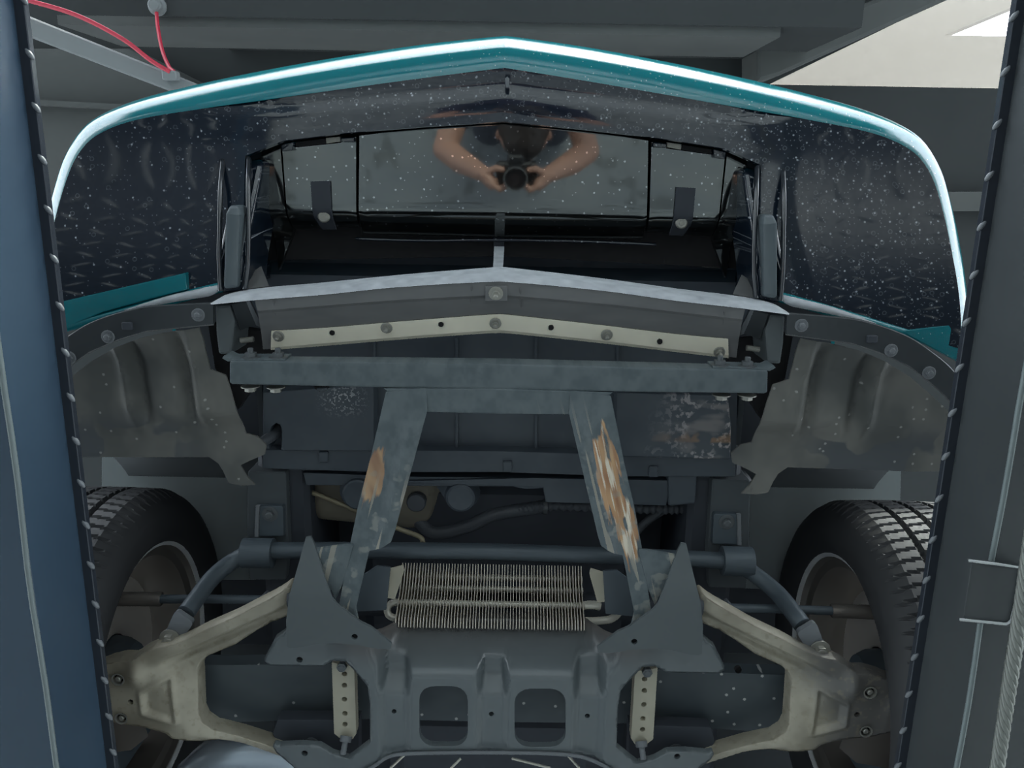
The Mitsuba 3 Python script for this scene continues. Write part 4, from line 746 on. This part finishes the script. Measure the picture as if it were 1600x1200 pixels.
a, b = both('car__control_arm', arm, 'cast_aluminium', 'left cast aluminium control arm, A shaped', 45, 'right cast aluminium control arm, stained dark at its outer end')
for k in (a, b): labels[k] = {'label': labels[k]['label']}
for q, r in (([(-0.5946,0.7766,2.131)][0], 0.0088), ([(-0.5966,0.8476,2.131)][0], 0.0085)):
    m0 = join(lathe([(r * 1.25, -0.002), (r * 0.95, -0.002), (r * 0.95, 0.004)], 20, q), hexbolt((q[0], q[1], q[2] + 0.003), (0, 0, -1), r * 0.55, washer=False, head=0.004))
    for k, m in ((a, disc_hole(q, r)), (b, mirror(disc_hole(q, r)))): put(numbered(k + '__bolt_recess'), m, 'hole_black')
    for k, m in ((a, m0), (b, mirror(m0))): put(numbered(k + '__bolt'), m, 'zinc_bolt', 'bolt sunk in a round recess')
h1 = disc_hole([(-0.5799,0.8187,2.132)][0], 0.0048)
for k, m in ((a, h1), (b, mirror(h1))): put(k + '__hole', m, 'hole_black', 'small round hole')
gr = join(*[tube([(x_, y0_, 2.139), (x_, y1_, 2.139)], 0.0012, 6, 0) for x_, y0_, y1_ in [([(-0.535,0.819,2.137)][0][0], [(-0.5333,0.7991,2.137)][0][1], [(-0.5347,0.839,2.137)][0][1]), ([(-0.5278,0.8189,2.137)][0][0], [(-0.5261,0.799,2.137)][0][1], [(-0.5275,0.8389,2.137)][0][1])]])
for k, m in ((a, gr), (b, mirror(gr))): put(k + '__cast_mark', m, 'cast_aluminium', 'raised casting bars in the pocket')
both('car__arm_bushing', tube([(-0.3224,0.6398,2.15),(-0.3044,0.6394,2.15)], 0.016, 14, 0), 'rubber_hose', 'dark bushing at the inner end of the arm', True)
both('car__steering_knuckle', un(m3.Manifold.hull_points(np.array([(-0.6544,0.8678,2.16),(-0.5764,0.8784,2.16),(-0.5815,0.9182,2.18),(-0.6187,0.9544,2.19),(-0.68,0.9659,2.19),(-0.6983,0.9162,2.26),(-0.6323,0.941,2.26),(-0.6712,1.0104,2.28)]))), 'rim_grey', 'cast knuckle behind the arm')
fr = xy([(-0.371,0.9063,2.17),(-0.361,0.8791,2.17),(-0.225,0.8763,2.17),(-0.2271,0.9482,2.17),(-0.3595,0.9309,2.17)])
both('car__rear_mount', plate(fr, 2.175, 2.20, 0.002), 'underbody_black', 'dark mounting behind the crossmember wing')
both('car__rear_mount_nut', hexbolt([(-0.3049,0.9214,2.172)][0], (0, 0, -1), 0.007), 'dark_bolt', 'nut on the rear mounting')

# --- wheels
YC, ZC, RT = 0.89, 2.333, 0.332
SG = math.pi * 2 / 300
def make_wheel(sgn):
    w = numbered('car__wheel')
    xi = 0.622
    tw = 0.235
    # tyre section (radius, x) from the inner bead round to the outer bead
    pr = [(0.222, xi + 0.020), (0.232, xi + 0.006), (0.250, xi - 0.006), (0.275, xi - 0.012), (0.295, xi - 0.009), (0.312, xi + 0.001), (0.322, xi + 0.012), (0.3275, xi + 0.024)]
    tread = np.linspace(xi + 0.028, xi + tw - 0.028, 44)
    groove = [xi + 0.072, xi + 0.118, xi + 0.164]
    for x in tread:
        g = min(abs(x - q) for q in groove)
        pr.append((RT - 0.003 * ((x - xi - tw / 2) / (tw / 2)) ** 2 - (0.009 if g < 0.0055 else 0), x))
    pr += [(0.3275, xi + tw - 0.024), (0.312, xi + tw - 0.001), (0.275, xi + tw + 0.012), (0.250, xi + tw + 0.006), (0.222, xi + tw - 0.02)]
    n = 540
    pr = np.array(pr); a = np.linspace(0, 2 * np.pi, n, endpoint=False)
    Rr = np.repeat(pr[:, 0][:, None], n, 1); Xx = np.repeat(pr[:, 1][:, None], n, 1)
    i = np.arange(n)
    for k in range(len(pr)):
        x = pr[k, 1]
        if pr[k, 0] > 0.318:
            band = int(np.searchsorted(groove, x)); ph = (i + int((x - xi) * 60) + band * 3) % 6
            edge_ = abs(x - xi - tw / 2) / (tw / 2)
            cut = ph == 0
            Rr[k] -= np.where(cut & (pr[k, 0] > 0.318), 0.005, 0)
    v = np.stack([Xx * sgn, YC + Rr * np.cos(a), ZC + Rr * np.sin(a)], -1).reshape(-1, 3)
    I, J = np.meshgrid(np.arange(len(pr) - 1), np.arange(n), indexing='ij'); J2 = (J + 1) % n
    q = np.stack([I * n + J, I * n + J2, (I + 1) * n + J2, (I + 1) * n + J], -1).reshape(-1, 4)
    put(w + '__tyre', tm(v, np.vstack([q[:, [0, 1, 2]], q[:, [0, 2, 3]]])), 'tyre_rubber', 'black tyre with grooved tread', 28)
    O = (0, YC, ZC)
    L = lambda prof, n=72: lathe([(r, x * sgn) for r, x in prof], n, O, 'x')
    put(w + '__rim', L([(0.226, xi + 0.014), (0.219, xi + 0.024), (0.205, xi + 0.03), (0.198, xi + 0.06), (0.196, xi + 0.12), (0.204, xi + 0.19), (0.222, xi + 0.215)]), 'rim_grey', 'dull brown grey rim barrel')
    put(w + '__rim__lip', L([(0.224, xi + 0.012), (0.229, xi + 0.008), (0.235, xi + 0.006), (0.236, xi + 0.016), (0.228, xi + 0.019), (0.224, xi + 0.012)]), 'rim_lip', 'bright rim lip')
    put(w + '__disc', L([(0.06, xi + 0.09), (0.165, xi + 0.09), (0.165, xi + 0.112), (0.06, xi + 0.112)]), 'disc_steel', 'pale worn brake disc')
    put(w + '__hub', L([(0.0, xi + 0.05), (0.045, xi + 0.05), (0.055, xi + 0.07), (0.065, xi + 0.16), (0.0, xi + 0.16)], 32), 'bar_steel', 'dark hub')
    sp = []
    for k in range(5):
        t = k * 2 * math.pi / 5 + 0.3
        c, s = math.cos(t), math.sin(t)
        pts = [(sgn * (xi + dx), YC + r * c - wd * s, ZC + r * s + wd * c) for r, ww in ((0.05, 0.04), (0.202, 0.055)) for wd in (-ww, ww) for dx in (0.165, 0.19)]
        sp.append(hull(pts))
    put(w + '__spokes', join(*sp), 'rim_grey', 'five broad wheel spokes')
    cal = hull([(sgn * (xi + dx), YC + r * math.cos(t), ZC + r * math.sin(t)) for dx in (0.06, 0.14) for r in (0.10, 0.185) for t in (-0.9, -0.3, 0.3)])
    put(w + '__caliper', cal, 'bar_steel', 'dark brake caliper')
    return w
w1 = make_wheel(-1); w2 = make_wheel(1)
labels[w1] = {'label': 'left front wheel standing on the blue runway'}; labels[w2] = {'label': 'right front wheel standing on the grey runway'}

# --- fender liners, fender lips with bolts, wheel wells, fenders
LN = xy([(-0.7454,0.3735,2.262),(-0.7168,0.343,2.262),(-0.6885,0.3202,2.262),(-0.6537,0.2934,2.262),(-0.603,0.2654,2.262),(-0.5577,0.2481,2.262),(-0.5246,0.2393,2.262),(-0.4611,0.228,2.262),(-0.4597,0.2629,2.262),(-0.4582,0.2982,2.262),(-0.4344,0.3083,2.262),(-0.428,0.3357,2.262),(-0.422,0.3698,2.262),(-0.4164,0.4119,2.262),(-0.399,0.4171,2.262),(-0.3842,0.4322,2.262),(-0.3883,0.4488,2.262),(-0.4143,0.4604,2.262),(-0.4295,0.4685,2.262),(-0.4212,0.4863,2.262),(-0.4074,0.5029,2.262),(-0.4308,0.5045,2.262),(-0.4517,0.5003,2.262),(-0.4588,0.4802,2.262),(-0.4652,0.4669,2.262),(-0.4801,0.455,2.262),(-0.5875,0.457,2.262),(-0.6855,0.4588,2.262),(-0.7663,0.4569,2.262)])
def liner_z(x, y):
    ax = np.abs(x); z = -0.045 * sstep(0.30, 0.20, y)
    for c, w, d in ((0.598, 0.009, -0.012), (0.578, 0.010, 0.016), (0.500, 0.009, 0.016), (0.478, 0.010, -0.012)):
        z = z + d * np.exp(-((ax - c + 0.06 * (y - 0.3)) / w) ** 2) * sstep(0.22, 0.26, y) * sstep(0.42, 0.36, y)
    z = z - 0.012 * sstep(0.10, 0.0, np.abs(ax - 0.46)) * sstep(0.24, 0.28, y) * sstep(0.40, 0.37, y)
    return z + 0.015 * sstep(0.36, 0.43, y)
ln = relief(LN, 2.262, 0.004, liner_z, 0.008)
both('car__fender_liner', ln, 'liner_plastic', 'left fender liner of dusty grey plastic', 40, 'right fender liner of dusty grey plastic with a dark wet patch')
FO = [(-0.719,0.2982,2.215),(-0.6856,0.2664,2.215),(-0.661,0.248,2.215),(-0.6274,0.2267,2.215),(-0.5929,0.2123,2.215),(-0.557,0.2019,2.215),(-0.5225,0.1955,2.215),(-0.4313,0.189,2.215)]; FI = [(-0.7143,0.3389,2.215),(-0.6869,0.3098,2.215),(-0.6619,0.2901,2.215),(-0.6268,0.2654,2.215),(-0.5787,0.2446,2.215),(-0.5555,0.2373,2.215),(-0.5335,0.2309,2.215),(-0.4335,0.2193,2.215)]
lipb = relief(xy(FO) + xy(FI)[::-1], 2.212, 0.008, lambda x, y: 0.0 * x - 0.003 * np.sin(y * 0), 0.012)
a, b = both('car__fender_lip', lipb, 'trim_black', 'black wheel arch flange', 40)
ed = tube(FI, 0.0022, 6); ed2 = tube(FO, 0.003, 6)
for k, m in ((a, ed), (b, mirror(ed))): put(k + '__bead', m, 'dam_rubber', None, True)
for k, m in ((a, ed2), (b, mirror(ed2))): put(k + '__bead_001', m, 'trim_black', None, True)
for q in [(-0.4546,0.2055,2.212),(-0.5944,0.2413,2.212),(-0.6567,0.2752,2.212)]:
    fb_ = hexbolt(q, (0, 0, -1), 0.0058, head=0.004)
    for k, m in ((a, fb_), (b, mirror(fb_))): put(numbered(k + '__bolt'), m, 'link_grey', 'round bolt on the flange')
q = [(-0.5626,0.224,2.212)][0]
cl = box(q[0] - 0.008, q[0] + 0.008, q[1] - 0.006, q[1] + 0.006, 2.207, 2.214, 0.0015)
for k, m in ((a, cl), (b, mirror(cl))): put(k + '__clip', m, 'underbody_black', 'small square clip')
well = []
for t in np.linspace(math.radians(12), math.radians(180), 40):
    well.append([(x, YC + 0.42 * math.cos(math.pi - t), ZC + 0.42 * math.sin(math.pi - t) + 0.0) for x in (0.43, 0.60, 0.815)])
both('car__wheel_well', grid(well), 'wheel_well', 'dark wheel well', True)
iw = plate([(0.30, 2.40), (1.5, 2.40), (1.5, 2.78), (0.30, 2.78)], 0.425, 0.435); v = np.asarray(iw.vertices)
both('car__wheel_well_wall', tm(np.column_stack([v[:, 2], v[:, 0], v[:, 1]]), iw.faces), 'wheel_well')
fd = poly([(0.12, 2.30), (0.30, 2.24), (2.3, 2.24), (2.3, 2.70), (0.10, 2.74)], [Polygon(circle(YC, ZC, 0.405, 64)), Polygon([(YC - 0.405, ZC), (YC + 0.405, ZC), (YC + 0.405, 2.0), (YC - 0.405, 2.0)])])
fdm = plate(fd, 0.80, 0.825, 0.003); v = np.asarray(fdm.vertices)
both('car__fender', tm(np.column_stack([v[:, 2], v[:, 0], v[:, 1]]), fdm.faces[:, ::-1]), 'teal_paint', 'teal fender around the wheel arch')
inn = plate(fd, 0.790, 0.799, 0.0); v = np.asarray(inn.vertices)
both('car__fender_inner', tm(np.column_stack([v[:, 2], v[:, 0], v[:, 1]]), inn.faces[:, ::-1]), 'wheel_well', 'dark inner skin of the fender')
ap = plate(xy([(-0.8658,0.5655,2.675),(-0.5323,0.5593,2.675),(-0.5519,0.8869,2.675),(-0.9005,0.8935,2.675)]), 2.672, 2.678)
both('car__inner_apron', ap, 'wheel_apron', 'smooth grey inner apron beside the wheel')
put('car__hood__inner_skin', plate([(-0.60, -0.05), (0.60, -0.05), (0.70, 0.3), (0.72, 2.4), (-0.72, 2.4), (-0.70, 0.3)], 2.71, 2.735), 'underbody_black', 'dark inner skin of the hood')
put('car__floor_pan', B(-0.42, 0.42, 0.28, 2.4, 2.60, 2.70), 'underbody_black', 'dark underbody above the machinery')
put('car__engine_block', join(box(-0.26, 0.26, 0.55, 1.3, 2.42, 2.62, 0.02), box(-0.2, 0.2, 0.95, 1.5, 2.30, 2.45, 0.03)), 'underbody_black', 'dark engine mass behind the crossmember')
both('car__frame_rail', box(-0.43, -0.34, 0.45, 2.3, 2.36, 2.60, 0.01), 'underbody_black', 'dark frame rail')
put('car__exhaust_pipe', tube([(-0.5554,1.0753,2.27),(-0.499,1.0262,2.27),(-0.4144,1.0256,2.28),(-0.3595,1.0531,2.29)], 0.035, 16), 'exhaust_steel', 'blue grey pipe at the lower left', True)
for q in ([(-0.1736,0.9647,2.17),(-0.1449,0.9527,2.2)], [(0.1444,0.9582,2.17),(0.1188,0.9474,2.2)], [(-0.0883,0.9903,2.18),(-0.0569,0.9676,2.2)], [(0.0966,0.9674,2.18),(0.0312,0.9658,2.2)]):
    add('car__brake_line', tube(q, 0.0022, 8, 0), 'tube_alu', 'thin bright line behind the crossmember')

# ================================================================ the photographer, kneeling under the nose of the car
def chain_body(bones, res=0.012, it=8):
    M_ = []
    for (p, r), (q, s) in bones:
        a = np.asarray(trimesh.creation.icosphere(subdivisions=2, radius=1.0).vertices)
        M_.append(m3.Manifold.hull_points(np.vstack([a * r + p, a * s + q])))
    m = M_[0]
    for k in M_[1:]: m = m + k
    t = un(m.refine_to_length(res)); t.merge_vertices()
    return trimesh.smoothing.filter_taubin(t, iterations=it)
ex, ey = 0.02, 0.0
labels['photographer'] = {'label': 'dark-haired person with bare arms mirrored in the shiny intake panel, holding a camera', 'category': 'person'}
P_ = lambda x, y, z: np.array([ex + x, ey + y, z])
hip, chest, neck, head = P_(0.02, -0.62, 0.42), P_(0.02, -0.36, 0.70), P_(0.02, -0.24, 0.80), P_(0.025, -0.155, 0.84)
bones = [((hip, 0.13), (P_(0.02, -0.5, 0.56), 0.125)), ((P_(0.02, -0.5, 0.56), 0.125), (chest, 0.13)), ((P_(-0.14, -0.33, 0.73), 0.06), (P_(0.18, -0.33, 0.73), 0.06)), ((chest, 0.11), (neck, 0.055)),
         ((neck, 0.05), (head, 0.062)), ((head, 0.085), (head + [0, 0.035, -0.035], 0.062)), ((head + [0, 0.085, -0.005], 0.012), (head + [0, 0.075, 0.015], 0.009)),
         ((head + [-0.082, 0.01, 0], 0.014), (head + [-0.08, 0.0, 0.015], 0.012)), ((head + [0.082, 0.01, 0], 0.014), (head + [0.08, 0.0, 0.015], 0.012))]
def hand(w, sgn):
    """palm at w, fingers closing round the camera towards its middle"""
    out = [((w, 0.024), (w + [-sgn * 0.03, 0.03, 0.0], 0.022)), ((w + [0, 0, 0.012], 0.02), (w + [-sgn * 0.03, 0.03, 0.018], 0.018))]
    for k, (l, z) in enumerate(((0.036, 0.032), (0.042, 0.012), (0.039, -0.008), (0.03, -0.026))):
        k0 = w + [-sgn * 0.03, 0.034, z * 0.9]; k1 = k0 + [-sgn * l * 0.75, 0.016, 0]; k2 = k1 + [-sgn * l * 0.45, -0.014, 0]
        out += [((k0, 0.0095), (k1, 0.0085)), ((k1, 0.0085), (k2, 0.0075))]
    t0 = w + [-sgn * 0.012, -0.004, 0.02]; t1 = t0 + [-sgn * 0.03, -0.014, 0.006]; t2 = t1 + [-sgn * 0.022, 0.004, 0.0]
    return out + [((t0, 0.012), (t1, 0.0105)), ((t1, 0.0105), (t2, 0.009))]
for sgn in (-1, 1):
    sh, el, wr = P_(sgn * 0.17, -0.33, 0.74), P_(sgn * 0.245, -0.10, 0.80), P_(sgn * 0.108, -0.018, 0.925)
    bones += [((sh, 0.052), (el, 0.042)), ((el, 0.042), (P_(sgn * 0.19, -0.06, 0.85), 0.041)), ((P_(sgn * 0.19, -0.06, 0.85), 0.041), (wr, 0.026))] + hand(wr, sgn)
    kn, an = P_(sgn * 0.13 + 0.02, -0.22, 0.09), P_(sgn * 0.13 + 0.02, -0.62, 0.10)
    bones += [((P_(sgn * 0.09 + 0.02, -0.60, 0.42), 0.10), (kn, 0.07)), ((kn, 0.068), (an, 0.045)), ((an, 0.042), (P_(sgn * 0.13 + 0.02, -0.76, 0.05), 0.035))]
body = chain_body(bones, 0.009)
put('photographer__body', body, 'skin', 'bare arms, hands and face', True)
def shell(parts, grow, cut=None): return chain_body([((p, r + grow), (q, s + grow)) for (p, r), (q, s) in parts], 0.014, 6)
sh = [bones[0], bones[1], bones[2], ((chest, 0.11), (neck - [0, 0.02, 0.02], 0.075))]
for sgn in (-1, 1): sh.append(((P_(sgn * 0.16, -0.33, 0.74), 0.056), (P_(sgn * 0.205, -0.22, 0.77), 0.05)))
put('photographer__shirt', shell(sh, 0.012), 'shirt', 'dark short-sleeved shirt', True)
tr = []
for sgn in (-1, 1):
    kn, an = P_(sgn * 0.13 + 0.02, -0.22, 0.09), P_(sgn * 0.13 + 0.02, -0.62, 0.10)
    tr += [((P_(sgn * 0.09 + 0.02, -0.60, 0.42), 0.10), (kn, 0.07)), ((kn, 0.068), (an, 0.047))]
put('photographer__trousers', shell(tr + [((hip, 0.13), (hip + [0, 0, -0.02], 0.13))], 0.010), 'trousers', 'dark trousers', True)
hair = chain_body([((head + [0, -0.02, 0.025], 0.088), (head + [0, -0.04, -0.01], 0.082)), ((head + [0, 0.02, 0.04], 0.072), (head + [0, -0.02, 0.04], 0.08))], 0.008, 3)
hv = np.asarray(hair.vertices); hv = hv + 0.006 * (meshkit.noise(hv * 60)[:, None] - 0.5) * (hv - head) / 0.09 if hasattr(meshkit, 'noise') else hv
put('photographer__hair', tm(hv, hair.faces), 'hair', 'short dark hair', True)
for sgn in (-1, 1):
    e = trimesh.creation.icosphere(subdivisions=2, radius=0.011); e.apply_translation(head + [sgn * 0.032, 0.078, 0.018 - 0.02])
    put(numbered('photographer__eye'), e, 'lens_ring', None, True)
    s = hull(np.vstack([np.asarray(trimesh.creation.icosphere(subdivisions=2, radius=1.0).vertices) * [0.045, 0.06, 0.035] + q for q in (P_(sgn * 0.13 + 0.02, -0.66, 0.05), P_(sgn * 0.13 + 0.02, -0.80, 0.037))]))
    put(numbered('photographer__shoe'), s, 'camera_black', 'dark shoe', True)
labels['camera_body'] = {'label': 'black camera with a large round lens in the photographer\'s hands', 'category': 'camera'}
cb = box(-0.065, 0.065, -0.038, 0.038, -0.115, -0.075, 0.008); grip = box(0.045, 0.072, -0.038, 0.038, -0.11, -0.06, 0.008); prism = box(-0.028, 0.028, -0.062, -0.03, -0.11, -0.072, 0.008)
CR = np.column_stack([np.cross(_f, -_u) * -1, -_u, _f]); CR[:, 0] = np.cross(CR[:, 1], CR[:, 2])
place = lambda m: tm(np.asarray(m.vertices) @ CR.T + EYE, m.faces)
put('camera_body__body', place(join(cb, grip, prism)), 'camera_black', 'black camera body')
put('camera_body__lens', place(lathe([(0, -0.08), (0.034, -0.08), (0.036, -0.05), (0.039, -0.03), (0.039, -0.012), (0.036, -0.011), (0.034, -0.014), (0.032, -0.03), (0, -0.03)], 40)), 'camera_black', 'black lens barrel', 40)
put('camera_body__lens_ring', place(lathe([(0.0355, -0.013), (0.0395, -0.013), (0.0395, -0.0095), (0.0355, -0.0095), (0.0355, -0.013)], 40)), 'lens_ring', 'pale ring round the lens', 40)
put('camera_body__front_glass', place(lathe([(0, -0.022), (0.015, -0.0235), (0.032, -0.029)], 40)), 'lens_glass', 'curved front glass', True)
